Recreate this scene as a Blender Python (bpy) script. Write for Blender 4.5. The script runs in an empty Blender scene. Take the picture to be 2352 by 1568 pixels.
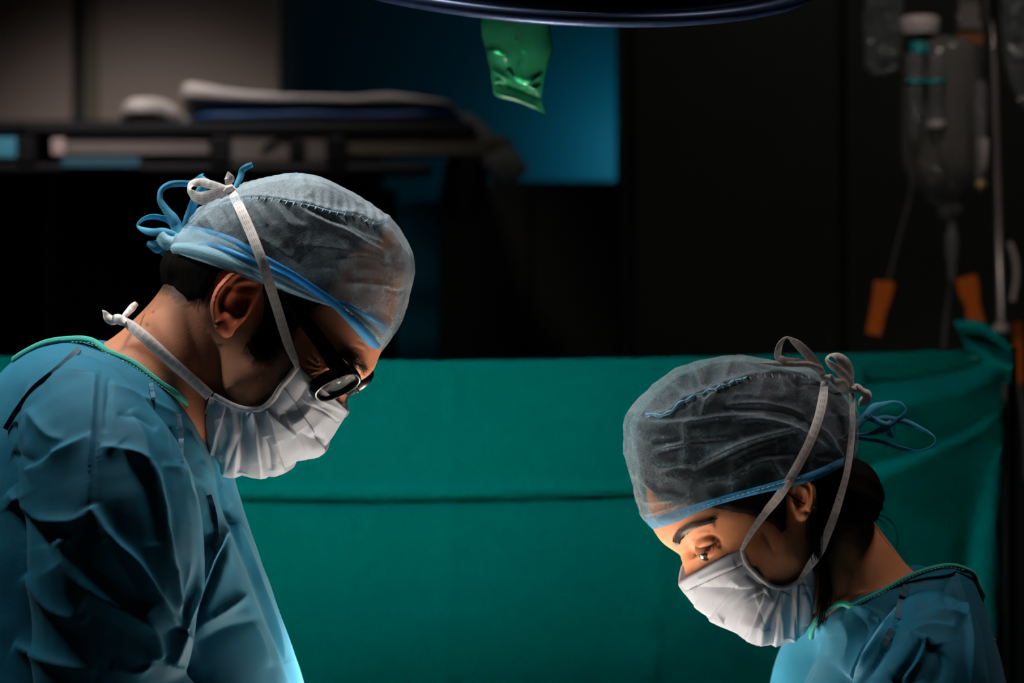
import bpy, math, random
import numpy as np

random.seed(7)
rng = np.random.default_rng(7)

# ---------------------------------------------------------------- camera, world, lights, exposure
scene = bpy.context.scene
COL = scene.collection
CAM_Z = 1.45
FOCAL = 85.0 / 36.0 * 2352.0          # focal length in photograph pixels
SC = 2.05 / FOCAL                     # one photograph pixel at the surgeons' distance, in metres

cam_data = bpy.data.cameras.new('camera')
cam_data.lens = 85.0
cam_data.sensor_width = 36.0
cam_data.clip_start = 0.05
cam_data.dof.use_dof = True
cam_data.dof.focus_distance = 1.99
cam_data.dof.aperture_fstop = 4.6
cam = bpy.data.objects.new('camera', cam_data)
cam.location = (0, 0, CAM_Z)
cam.rotation_euler = (math.pi / 2, 0, 0)
COL.objects.link(cam)
scene.camera = cam

scene.view_settings.view_transform = 'Standard'
scene.view_settings.look = 'None'
scene.view_settings.gamma = 1.0
scene.view_settings.use_curve_mapping = False
scene.view_settings.exposure = 0.0

world = bpy.data.worlds.new('world')
scene.world = world
world.use_nodes = True
bg = world.node_tree.nodes['Background']
bg.inputs[0].default_value = (0.6, 0.8, 1.0, 1)
bg.inputs[1].default_value = 0.004

def aim(o, target):
    from mathutils import Vector
    d = Vector(target) - o.location
    o.rotation_euler = d.to_track_quat('-Z', 'Y').to_euler()

def area_light(name, loc, target, size, energy, color, spread=180, shape='DISK'):
    l = bpy.data.lights.new(name, 'AREA')
    l.shape = shape; l.size = size; l.energy = energy; l.color = color
    l.spread = math.radians(spread)
    o = bpy.data.objects.new(name, l); o.location = loc; COL.objects.link(o); aim(o, target)
    return o

def spot_light(name, loc, target, angle, blend, energy, color, radius):
    l = bpy.data.lights.new(name, 'SPOT')
    l.spot_size = math.radians(angle); l.spot_blend = blend
    l.energy = energy; l.color = color; l.shadow_soft_size = radius
    o = bpy.data.objects.new(name, l); o.location = loc; COL.objects.link(o); aim(o, target)
    return o

# the beam of the operating lamp: down onto the white draped operating field, which throws it back up
spot_light('operating_lamp_beam', (0.00, 2.28, 1.75), (-0.055, 2.11, 1.05), 28, 0.4, 620, (1.0, 0.90, 0.82), 0.05)
spot_light('added_second_beam', (0.05, 2.28, 1.75), (0.02, 2.19, 1.05), 18, 0.4, 1350, (1.0, 0.89, 0.80), 0.05)  # added second spot, strengthens the bounce onto the faces
# ceiling luminaire high on the left: shoulder and cap of the left surgeon, and the green screen
spot_light('ceiling_luminaire_left', (-1.25, 2.13, 2.68), (-0.26, 2.55, 1.2), 58, 0.9, 150, (0.90, 1.0, 0.97), 0.15)
# weaker ceiling luminaire straight above the caps
spot_light('ceiling_luminaire_middle', (-0.30, 2.25, 2.74), (-0.28, 2.05, 1.5), 34, 0.9, 110, (1.0, 0.95, 0.91), 0.15)
spot_light('ceiling_luminaire_right', (0.72, 2.12, 2.74), (0.30, 2.07, 1.42), 30, 0.9, 34, (1.0, 0.88, 0.82), 0.15)
# added unseen spot that brightens the infusion stand
spot_light('stand_fill_spot', (0.35, 2.35, 2.74), (0.68, 3.35, 1.68), 34, 0.8, 12, (1.0, 0.88, 0.80), 0.10)
# added weak spot lifting the blacks of the tall cabinet at the back right
spot_light('cabinet_fill_spot', (1.0, 2.9, 2.74), (0.6, 4.4, 1.5), 80, 0.9, 5.5, (1.0, 0.98, 0.88), 0.2)
# small added spot hidden behind the tall cabinet, lights the blue wall
spot_light('blue_wall_fill_spot', (0.285, 5.10, 1.86), (0.10, 5.3, 1.90), 165, 0.6, 1.7, (0.6, 0.9, 1.0), 0.03)
# added unseen spots that brighten the stretcher and the cupboard
spot_light('stretcher_fill_spot', (-0.42, 3.65, 2.74), (-0.42, 4.32, 1.9), 44, 0.7, 16, (1.0, 0.90, 0.86), 0.15)
spot_light('cupboard_fill_spot', (-0.75, 3.45, 2.74), (-0.74, 4.35, 1.95), 38, 0.6, 58, (1.0, 0.88, 0.83), 0.15)

cy = scene.cycles
cy.max_bounces = 6; cy.diffuse_bounces = 3; cy.glossy_bounces = 3; cy.transmission_bounces = 5; cy.transparent_max_bounces = 9
cy.caustics_reflective = False; cy.caustics_refractive = False
cy.use_denoising = True; cy.use_adaptive_sampling = True; cy.adaptive_threshold = 0.03; cy.adaptive_min_samples = 24

# ---------------------------------------------------------------- numeric helpers
def at(px, py, Y):
    """world point seen at photograph pixel (px, py) at distance Y"""
    return np.array([(px - 1176.0) / FOCAL * Y, Y, CAM_Z - (py - 784.0) / FOCAL * Y])

class Frame:
    """A person's own upright coordinates: u along the sagittal plane, w sideways (near side positive), z up.
    fit() finds the body point with side offset w that the photograph shows at a pixel."""
    def __init__(self, px0, Y0, yaw):
        self.c, self.s = math.cos(yaw), math.sin(yaw)
        self.Y0 = Y0; self.X0 = (px0 - 1176.0) / FOCAL * Y0
    def fit(self, px, py, w):
        px = np.asarray(px, float); py = np.asarray(py, float); w = np.asarray(w, float) * SC
        k = (px - 1176.0) / FOCAL
        u = (k * self.Y0 - k * w * self.c - self.X0 - w * self.s) / (self.c - k * self.s)
        Y = self.Y0 + u * self.s - w * self.c
        z = CAM_Z - (py - 784.0) / FOCAL * Y
        return np.stack([u, w + 0 * u, z], -1)
    def world(self, uwz):
        u, w, z = uwz[..., 0], uwz[..., 1], uwz[..., 2]
        return np.stack([self.X0 + u * self.c + w * self.s, self.Y0 + u * self.s - w * self.c, z], -1)
    def P(self, px, py, w):
        return self.world(self.fit(px, py, w))
    def both(self, px, py, w):
        """near-side points and their mirror images on the far side"""
        n = self.fit(px, py, w); f = n.copy(); f[..., 1] *= -1
        return self.world(n), self.world(f)
    def side(self, X):
        """side offset (pixels) of world points"""
        return ((X[..., 0] - self.X0) * self.s - (X[..., 1] - self.Y0) * self.c) / SC
    @property
    def n(self): return np.array([self.s, -self.c, 0.0])

def project(X):
    return 1176.0 + X[..., 0] / X[..., 1] * FOCAL, 784.0 - (X[..., 2] - CAM_Z) / X[..., 1] * FOCAL

def spline(pts, n, t=None, closed=False):
    """Catmull-Rom through pts (k x d), n samples evenly spaced by chord length"""
    p = np.asarray(pts, float)
    if p.ndim == 1: p = p[:, None]
    if closed: p = np.vstack([p, p[:1]])
    seg = np.linalg.norm(np.diff(p[:, :2] if p.shape[1] >= 2 else p, axis=0), axis=1) + 1e-6
    cum = np.concatenate([[0], np.cumsum(seg)]); cum /= cum[-1]
    if t is None: t = np.linspace(0, 1, n, endpoint=not closed)
    i = np.clip(np.searchsorted(cum, t, side='right') - 1, 0, len(p) - 2)
    x = ((t - cum[i]) / (cum[i + 1] - cum[i]))[:, None]
    m = np.empty_like(p)
    m[1:-1] = (p[2:] - p[:-2]) / (cum[2:] - cum[:-2])[:, None]
    if closed:
        m[0] = m[-1] = (p[1] - p[-2]) / (cum[1] + 1 - cum[-2])
    else:
        m[0] = (p[1] - p[0]) / (cum[1] - cum[0]); m[-1] = (p[-1] - p[-2]) / (cum[-1] - cum[-2])
    h = (cum[i + 1] - cum[i])[:, None]
    return ((2 * x**3 - 3 * x**2 + 1) * p[i] + (x**3 - 2 * x**2 + x) * h * m[i]
            + (-2 * x**3 + 3 * x**2) * p[i + 1] + (x**3 - x**2) * h * m[i + 1])

def lerp_at(xs, ys, x):
    return np.interp(x, xs, ys)

def vnoise(P, scale, seed=0):
    """smooth lattice noise in [-1, 1]"""
    q = np.asarray(P, float) * scale
    i = np.floor(q).astype(np.int64); f = q - i; f = f * f * (3 - 2 * f)
    def h(a, b, c):
        n = (a * 374761393 + b * 668265263 + c * 2147483647 + seed * 1274126177) & 0x7fffffff
        n = (n ^ (n >> 13)) * 1274126177 & 0x7fffffff
        n = n ^ (n >> 16)
        return (n & 0xffff) / 32767.5 - 1.0
    x, y, z = i[..., 0], i[..., 1], i[..., 2]
    r = 0
    for dx in (0, 1):
        for dy in (0, 1):
            for dz in (0, 1):
                wgt = ((f[..., 0] if dx else 1 - f[..., 0]) * (f[..., 1] if dy else 1 - f[..., 1])
                       * (f[..., 2] if dz else 1 - f[..., 2]))
                r = r + wgt * h(x + dx, y + dy, z + dz)
    return r

def tps_fit(pts, vals, reg=1e-6):
    p = np.asarray(pts, float) / 300.0; v = np.asarray(vals, float)
    n = len(p)
    d2 = ((p[:, None] - p[None])**2).sum(-1)
    K = 0.5 * d2 * np.log(d2 + 1e-12) + reg * np.eye(n)
    A = np.zeros((n + 3, n + 3)); A[:n, :n] = K; A[:n, n] = 1; A[:n, n + 1:] = p
    A[n, :n] = 1; A[n + 1:, :n] = p.T
    s = np.linalg.solve(A, np.concatenate([v, np.zeros(3)]))
    def ev(x, y):
        q = np.stack([np.ravel(x), np.ravel(y)], -1) / 300.0
        out = np.empty(len(q))
        for k in range(0, len(q), 20000):
            b = q[k:k + 20000]
            dd = ((b[:, None] - p[None])**2).sum(-1)
            out[k:k + 20000] = (0.5 * dd * np.log(dd + 1e-12)) @ s[:n] + s[n] + b @ s[n + 1:]
        return out.reshape(np.shape(x))
    return ev

def grid_faces(n, m, wrap_n=False, wrap_m=False):
    a = np.arange(n * m).reshape(n, m)
    if wrap_n: a = np.vstack([a, a[:1]])
    if wrap_m: a = np.hstack([a, a[:, :1]])
    return np.stack([a[:-1, :-1], a[1:, :-1], a[1:, 1:], a[:-1, 1:]], -1).reshape(-1, 4)

def vnormals(V, F):
    V = np.asarray(V); F = np.asarray(F)
    fn = np.cross(V[F[:, 2]] - V[F[:, 0]], V[F[:, 3 if F.shape[1] > 3 else 1]] - V[F[:, 1 if F.shape[1] > 3 else 0]])
    N = np.zeros_like(V)
    for k in range(F.shape[1]):
        for c in range(3):
            N[:, c] += np.bincount(F[:, k], fn[:, c], len(V))
    return N / (np.linalg.norm(N, axis=1, keepdims=True) + 1e-12)

def laplace(V, F, iters, lam=0.5, weight=None):
    e = np.concatenate([F[:, [k, (k + 1) % F.shape[1]]] for k in range(F.shape[1])])
    e = np.concatenate([e, e[:, ::-1]])
    cnt = np.bincount(e[:, 0], minlength=len(V))[:, None] + 1e-9
    V = V.copy()
    for _ in range(iters):
        A = np.stack([np.bincount(e[:, 0], V[e[:, 1], c], len(V)) for c in range(3)], -1) / cnt
        d = (A - V) * lam
        V += d if weight is None else d * weight[:, None]
    return V

def ridge_field(px, py, ridges, power=2.0):
    """sum of crease profiles along polylines drawn over the cloth; returns height (same unit as amp)"""
    out = np.zeros(np.shape(px))
    for r in ridges:
        pts, amp, wl, wr = r[0], r[1], r[2], r[3]
        taper = r[4] if len(r) > 4 else 0.5
        q = spline(pts, max(8, 6 * len(pts)))
        pad = 2.6 * max(wl, wr)
        sel = ((px > q[:, 0].min() - pad) & (px < q[:, 0].max() + pad) & (py > q[:, 1].min() - pad) & (py < q[:, 1].max() + pad))
        idx = np.nonzero(sel)[0]
        if len(idx) == 0: continue
        x, y = px[idx], py[idx]
        best = np.full(len(idx), 1e18); side = np.zeros(len(idx)); tt = np.zeros(len(idx))
        for k in range(len(q) - 1):
            a, b = q[k], q[k + 1]; d = b - a; L2 = d @ d + 1e-9
            t = np.clip(((x - a[0]) * d[0] + (y - a[1]) * d[1]) / L2, 0, 1)
            ex, ey = x - a[0] - t * d[0], y - a[1] - t * d[1]
            dd = ex * ex + ey * ey
            m = dd < best
            best[m] = dd[m]; side[m] = (d[0] * ey - d[1] * ex)[m]; tt[m] = ((k + t) / (len(q) - 1))[m]
        d = np.sqrt(best)
        wdt = np.where(side > 0, wr, wl)         # side > 0: right-hand side when walking along the line (y down)
        g = np.exp(-(d / wdt)**power)
        tp = np.clip(4 * tt * (1 - tt), 0, 1)**taper if taper > 0 else 1.0
        out[idx] += amp * g * tp
    return out

# ---------------------------------------------------------------- object helpers
def mesh_obj(name, V, F, mat, parent=None, smooth=True, uv=None, col=None, attrs=None):
    me = bpy.data.meshes.new(name)
    V = np.ascontiguousarray(np.asarray(V, dtype=np.float32).reshape(-1, 3))
    if isinstance(F, np.ndarray):
        nf, k = F.shape
        me.vertices.add(len(V)); me.vertices.foreach_set('co', V.ravel())
        me.loops.add(nf * k); me.polygons.add(nf)
        me.loops.foreach_set('vertex_index', np.ascontiguousarray(F, dtype=np.int32).ravel())
        me.polygons.foreach_set('loop_start', np.arange(0, nf * k, k, dtype=np.int32))
        me.update(calc_edges=True)
        me.validate()
    else:
        me.from_pydata([tuple(map(float, v)) for v in V], [], [tuple(int(i) for i in f) for f in F])
    if smooth and len(me.polygons):
        me.polygons.foreach_set('use_smooth', np.ones(len(me.polygons), dtype=bool))
    if uv is not None:
        li = np.empty(len(me.loops), dtype=np.int32); me.loops.foreach_get('vertex_index', li)
        lay = me.uv_layers.new(name='uv')
        lay.data.foreach_set('uv', np.asarray(uv, dtype=np.float32)[li].ravel())
    for an, av in (attrs or {}).items():
        a = me.attributes.new(an, 'FLOAT', 'POINT'); a.data.foreach_set('value', np.asarray(av, dtype=np.float32).ravel())
    if col is not None:
        a = me.attributes.new('tint', 'FLOAT_COLOR', 'POINT')
        c = np.ones((len(V), 4), dtype=np.float32); c[:, :3] = col
        a.data.foreach_set('color', c.ravel())
    me.materials.append(mat)
    o = bpy.data.objects.new(name, me)
    COL.objects.link(o)
    if parent is not None: o.parent = parent
    return o

def tag(o, label=None, cat=None, group=None, kind=None):
    if label: o['label'] = label
    if cat: o['category'] = cat
    if group: o['group'] = group
    if kind: o['kind'] = kind
    return o

def thing(name, label, cat, loc, group=None):
    o = bpy.data.objects.new(name, None)
    o.empty_display_size = 0.05
    o.location = [float(x) for x in loc]
    COL.objects.link(o)
    return tag(o, label, cat, group)

def settle(root):
    """children were modelled in world coordinates: keep them there under a moved root"""
    from mathutils import Matrix
    inv = Matrix.Translation(root.location).inverted()
    for c in root.children:
        c.matrix_parent_inverse = inv

def remesh(parts, voxel, smooth_iters=2):
    V = np.vstack([p[0] for p in parts]); F = []; off = 0
    for p in parts:
        F += [tuple(int(i) + off for i in f) for f in p[1]]; off += len(p[0])
    me = bpy.data.meshes.new('tmp'); me.from_pydata([tuple(map(float, v)) for v in V], [], F)
    o = bpy.data.objects.new('tmp', me); COL.objects.link(o)
    m = o.modifiers.new('r', 'REMESH'); m.mode = 'VOXEL'; m.voxel_size = voxel; m.adaptivity = 0
    dg = bpy.context.evaluated_depsgraph_get(); dg.update()
    ev = o.evaluated_get(dg); em = ev.to_mesh()
    v = np.empty(len(em.vertices) * 3, dtype=np.float32); em.vertices.foreach_get('co', v)
    li = np.empty(len(em.loops), dtype=np.int32); em.loops.foreach_get('vertex_index', li)
    ls = np.empty(len(em.polygons), dtype=np.int32); em.polygons.foreach_get('loop_total', ls)
    assert (ls == 4).all()
    ev.to_mesh_clear(); bpy.data.objects.remove(o); bpy.data.meshes.remove(me)
    v = v.reshape(-1, 3).astype(float); f = li.reshape(-1, 4)
    return laplace(v, f, smooth_iters), f

def closed_tube(rings):
    """rings: n x m x 3, closed around m, end caps added"""
    n, m, _ = rings.shape
    F = [tuple(f) for f in grid_faces(n, m, wrap_m=True)]
    F.append(tuple(range(m))[::-1]); F.append(tuple(range((n - 1) * m, n * m)))
    return rings.reshape(-1, 3), F

def tube(points, radii, m=12, flat=None):
    p = np.asarray(points, float); n = len(p)
    r = np.broadcast_to(np.asarray(radii, float), (n,))
    t = np.gradient(p, axis=0); t /= np.linalg.norm(t, axis=1, keepdims=True) + 1e-12
    ref = np.array([0, 0, 1.0]) if abs(t[0, 2]) < 0.9 else np.array([1.0, 0, 0])
    rings = []
    a = np.linspace(0, 2 * math.pi, m, endpoint=False)
    for i in range(n):
        b = np.cross(t[i], ref); b /= np.linalg.norm(b) + 1e-12
        c = np.cross(b, t[i]); ref = c
        rings.append(p[i] + r[i] * (np.cos(a)[:, None] * b + np.sin(a)[:, None] * c))
    return closed_tube(np.array(rings))

def section_loft(fr, secs, n, m, power=2.3):
    """secs rows: front px, front py, back px, back py, half width (px), [side lift px]. Symmetric body of revolution-like sections."""
    s = spline(np.asarray(secs, float), n)
    ph = np.linspace(0, math.pi, m)
    sg = lambda x: np.sign(x) * np.abs(x)**(2 / power)
    cx, sx = sg(np.cos(ph)), np.abs(np.sin(ph))**(2 / power)
    mid = (s[:, :2] + s[:, 2:4]) / 2; hv = (s[:, :2] - s[:, 2:4]) / 2
    px = mid[:, None, 0] + hv[:, None, 0] * cx; py = mid[:, None, 1] + hv[:, None, 1] * cx
    w = s[:, 4][:, None] * sx
    if s.shape[1] > 5: py = py - s[:, 5][:, None] * np.sin(ph)
    near, far = fr.both(px, py, w)
    rings = np.concatenate([near, far[:, ::-1][:, 1:-1]], axis=1)
    return closed_tube(rings)

def join(parts):
    """stack (V, F) pairs into one vertex list and face list"""
    V = np.vstack([p[0] for p in parts]); F = []; off = 0
    for p in parts:
        F += [tuple(int(i) + off for i in f) for f in p[1]]; off += len(p[0])
    return V, F

def box(cx, cy, cz, sx, sy, sz, bev=0.0):
    """bevelled box as (V, F)"""
    b = min(bev, 0.49 * min(sx, sy, sz))
    x, y, z = sx / 2, sy / 2, sz / 2
    if b <= 0:
        V = np.array([(i * x, j * y, k * z) for i in (-1, 1) for j in (-1, 1) for k in (-1, 1)], float)
        F = [(0, 1, 3, 2), (4, 6, 7, 5), (0, 4, 5, 1), (2, 3, 7, 6), (0, 2, 6, 4), (1, 5, 7, 3)]
        return V + (cx, cy, cz), F
    V = []; ix = {}
    for i in (-1, 1):
        for j in (-1, 1):
            for k in (-1, 1):
                for ax in range(3):
                    v = [i * (x - b), j * (y - b), k * (z - b)]
                    v[ax] = (i, j, k)[ax] * (x, y, z)[ax]
                    ix[(i, j, k, ax)] = len(V); V.append(v)
    F = []
    for ax in range(3):
        o1, o2 = [(1, 2), (2, 0), (0, 1)][ax]
        for sgn in (-1, 1):
            q = []
            for a_, b_ in ((-1, -1), (1, -1), (1, 1), (-1, 1)):
                k = [0, 0, 0]; k[ax] = sgn; k[o1] = a_; k[o2] = b_
                q.append(ix[(k[0], k[1], k[2], ax)])
            F.append(tuple(q) if sgn > 0 else tuple(q[::-1]))
    for ax in range(3):
        o1, o2 = [(1, 2), (2, 0), (0, 1)][ax]
        for a_ in (-1, 1):
            for b_ in (-1, 1):
                k0 = [0, 0, 0]; k1 = [0, 0, 0]
                k0[ax] = -1; k1[ax] = 1
                for k in (k0, k1): k[o1] = a_; k[o2] = b_
                q = [ix[(*k0, o1)], ix[(*k1, o1)], ix[(*k1, o2)], ix[(*k0, o2)]]
                F.append(tuple(q) if a_ * b_ > 0 else tuple(q[::-1]))
    for i in (-1, 1):
        for j in (-1, 1):
            for k in (-1, 1):
                q = [ix[(i, j, k, 0)], ix[(i, j, k, 1)], ix[(i, j, k, 2)]]
                F.append(tuple(q) if i * j * k > 0 else tuple(q[::-1]))
    return np.array(V, float) + (cx, cy, cz), F

def lathe(profile, loc, m=32, axis='z'):
    """profile: list of (radius, height) from bottom to top"""
    pr = np.asarray(profile, float); a = np.linspace(0, 2 * math.pi, m, endpoint=False)
    R = np.stack([pr[:, 0][:, None] * np.cos(a), pr[:, 0][:, None] * np.sin(a), np.repeat(pr[:, 1][:, None], m, 1)], -1)
    return closed_tube(R + np.asarray(loc, float))

def ribbon(rows, n=60, thick=0.0006, fold=0.0, seed=1):
    """Cloth tape. rows: world x, y, z, width (m), tilt (deg; 0 = flat to the camera). Returns V, F, uv.
    tilt turns the tape about its own length."""
    rows = np.asarray(rows, float)
    L = np.concatenate([[0], np.cumsum(np.linalg.norm(np.diff(rows[:, :3], axis=0), axis=1))]); L = L / L[-1]
    # spline over all columns by 3-D chord length
    tt = np.linspace(0, 1, n)
    m_ = np.gradient(rows, L, axis=0)
    i = np.clip(np.searchsorted(L, tt, side='right') - 1, 0, len(rows) - 2)
    h = (L[i + 1] - L[i])[:, None]; x = ((tt - L[i]) / h[:, 0])[:, None]
    s = ((2 * x**3 - 3 * x**2 + 1) * rows[i] + (x**3 - 2 * x**2 + x) * h * m_[i]
         + (-2 * x**3 + 3 * x**2) * rows[i + 1] + (x**3 - x**2) * h * m_[i + 1])
    c = s[:, :3]; wd = np.maximum(s[:, 3], 1e-4); tl = np.radians(s[:, 4])
    t = np.gradient(c, axis=0); t /= np.linalg.norm(t, axis=1, keepdims=True) + 1e-12
    view = c - np.array([0, 0, CAM_Z]); view /= np.linalg.norm(view, axis=1, keepdims=True)
    b = np.cross(t, view); b /= np.linalg.norm(b, axis=1, keepdims=True) + 1e-9
    nn = np.cross(b, t)
    across = b * np.cos(tl)[:, None] + nn * np.sin(tl)[:, None]
    nrm = np.cross(across, t)
    k = 7
    q = np.linspace(-0.5, 0.5, k)
    curl = fold * (q**2 * 4 - 0.3)
    G = c[:, None] + across[:, None] * (wd[:, None] * q)[..., None] + nrm[:, None] * (curl * wd[:, None])[..., None]
    top = G + nrm[:, None] * thick / 2; bot = G - nrm[:, None] * thick / 2
    dist = np.concatenate([[0], np.cumsum(np.linalg.norm(np.diff(c, axis=0), axis=1))])
    V, F, uv, o = [], [], [], 0
    def sheet(A, qs):
        nonlocal o
        m2 = A.shape[1]
        V.append(A.reshape(-1, 3)); F.append(grid_faces(n, m2) + o); o += n * m2
        uv.append(np.stack([np.repeat(dist[:, None], m2, 1), np.repeat(np.asarray(qs)[None], n, 0)], -1).reshape(-1, 2))
    # two faces and two edges kept apart so the tape shades flat with crisp borders
    sheet(top, q + 0.5); sheet(bot[:, ::-1], (q + 0.5)[::-1])
    sheet(np.stack([bot[:, 0], top[:, 0]], 1), [0, 0]); sheet(np.stack([top[:, -1], bot[:, -1]], 1), [1, 1])
    return np.vstack(V), np.vstack(F), np.vstack(uv)

# ---------------------------------------------------------------- materials
def new_mat(name):
    m = bpy.data.materials.new(name); m.use_nodes = True
    nt = m.node_tree
    return m, nt, nt.nodes['Principled BSDF'], nt.nodes['Material Output']

def N(nt, t, **kw):
    n = nt.nodes.new(t)
    for k, v in kw.items():
        if isinstance(k, str) and hasattr(n, k): setattr(n, k, v)
    return n

def plain(name, col, rough=0.5, metal=0.0, spec=0.5, noise=0.0, nscale=40.0, bump=0.0, bscale=200.0, trans=0.0, alpha=1.0, sheen=0.0, coat=0.0, ior=1.45):
    m, nt, b, out = new_mat(name)
    b.inputs['Base Color'].default_value = (*col, 1); b.inputs['Roughness'].default_value = rough
    b.inputs['Metallic'].default_value = metal; b.inputs['Specular IOR Level'].default_value = spec
    b.inputs['Transmission Weight'].default_value = trans; b.inputs['Alpha'].default_value = alpha
    b.inputs['Sheen Weight'].default_value = sheen; b.inputs['Coat Weight'].default_value = coat
    b.inputs['IOR'].default_value = ior
    tc = N(nt, 'ShaderNodeTexCoord')
    if noise > 0:
        nz = N(nt, 'ShaderNodeTexNoise'); nz.inputs['Scale'].default_value = nscale; nz.inputs['Detail'].default_value = 4
        nt.links.new(tc.outputs['Object'], nz.inputs['Vector'])
        mp = N(nt, 'ShaderNodeMapRange'); mp.inputs['To Min'].default_value = 1 - noise; mp.inputs['To Max'].default_value = 1 + noise
        nt.links.new(nz.outputs['Fac'], mp.inputs['Value'])
        mx = N(nt, 'ShaderNodeVectorMath', operation='SCALE'); mx.inputs[0].default_value = col
        nt.links.new(mp.outputs['Result'], mx.inputs['Scale']); nt.links.new(mx.outputs['Vector'], b.inputs['Base Color'])
    if bump > 0:
        n2 = N(nt, 'ShaderNodeTexNoise'); n2.inputs['Scale'].default_value = bscale; n2.inputs['Detail'].default_value = 5
        nt.links.new(tc.outputs['Object'], n2.inputs['Vector'])
        bp = N(nt, 'ShaderNodeBump'); bp.inputs['Strength'].default_value = bump; bp.inputs['Distance'].default_value = 0.002
        nt.links.new(n2.outputs['Fac'], bp.inputs['Height']); nt.links.new(bp.outputs['Normal'], b.inputs['Normal'])
    return m

def skin_mat(name):
    m, nt, b, out = new_mat(name)
    at_ = N(nt, 'ShaderNodeAttribute', attribute_name='tint')
    tc = N(nt, 'ShaderNodeTexCoord')
    nz = N(nt, 'ShaderNodeTexNoise'); nz.inputs['Scale'].default_value = 90; nz.inputs['Detail'].default_value = 6
    nt.links.new(tc.outputs['Object'], nz.inputs['Vector'])
    mp = N(nt, 'ShaderNodeMapRange'); mp.inputs['To Min'].default_value = 0.82; mp.inputs['To Max'].default_value = 1.18
    nt.links.new(nz.outputs['Fac'], mp.inputs['Value'])
    mx = N(nt, 'ShaderNodeVectorMath', operation='SCALE')
    nt.links.new(at_.outputs['Color'], mx.inputs[0]); nt.links.new(mp.outputs['Result'], mx.inputs['Scale'])
    nt.links.new(mx.outputs['Vector'], b.inputs['Base Color'])
    b.inputs['Roughness'].default_value = 0.6; b.inputs['Specular IOR Level'].default_value = 0.13
    b.inputs['Subsurface Weight'].default_value = 0.0
    b.inputs['Subsurface Radius'].default_value = (1.0, 0.35, 0.2); b.inputs['Subsurface Scale'].default_value = 0.006
    vo = N(nt, 'ShaderNodeTexVoronoi'); vo.inputs['Scale'].default_value = 900
    n3 = N(nt, 'ShaderNodeTexNoise'); n3.inputs['Scale'].default_value = 350; n3.inputs['Detail'].default_value = 5
    nt.links.new(tc.outputs['Object'], vo.inputs['Vector']); nt.links.new(tc.outputs['Object'], n3.inputs['Vector'])
    ad = N(nt, 'ShaderNodeMath', operation='ADD'); nt.links.new(vo.outputs['Distance'], ad.inputs[0]); nt.links.new(n3.outputs['Fac'], ad.inputs[1])
    bp = N(nt, 'ShaderNodeBump'); bp.inputs['Strength'].default_value = 0.12; bp.inputs['Distance'].default_value = 0.0005
    nt.links.new(ad.outputs[0], bp.inputs['Height']); nt.links.new(bp.outputs['Normal'], b.inputs['Normal'])
    return m

def weave_nodes(nt, tc_out, scale, rot=0.0):
    """pressed fibres: two crossed sets of fine streaks, height 0..1"""
    outs = []
    for a, k in ((rot, 1.0), (rot + 1.45, 0.8)):
        mr_ = N(nt, 'ShaderNodeMapping'); mr_.inputs['Rotation'].default_value = (0, a, 0)
        ms_ = N(nt, 'ShaderNodeMapping'); ms_.inputs['Scale'].default_value = (scale * 2.2 * k, scale * 0.9, scale * 0.28)
        nz = N(nt, 'ShaderNodeTexNoise'); nz.inputs['Scale'].default_value = 1.0; nz.inputs['Detail'].default_value = 3
        nt.links.new(tc_out, mr_.inputs['Vector']); nt.links.new(mr_.outputs['Vector'], ms_.inputs['Vector']); nt.links.new(ms_.outputs['Vector'], nz.inputs['Vector'])
        outs.append(nz.outputs['Fac'])
    mx = N(nt, 'ShaderNodeMath', operation='MULTIPLY'); nt.links.new(outs[0], mx.inputs[0]); nt.links.new(outs[1], mx.inputs[1])
    mp = N(nt, 'ShaderNodeMapRange'); mp.inputs['From Min'].default_value = 0.08; mp.inputs['From Max'].default_value = 0.46
    nt.links.new(mx.outputs[0], mp.inputs['Value'])
    return mp.outputs['Result']

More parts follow.
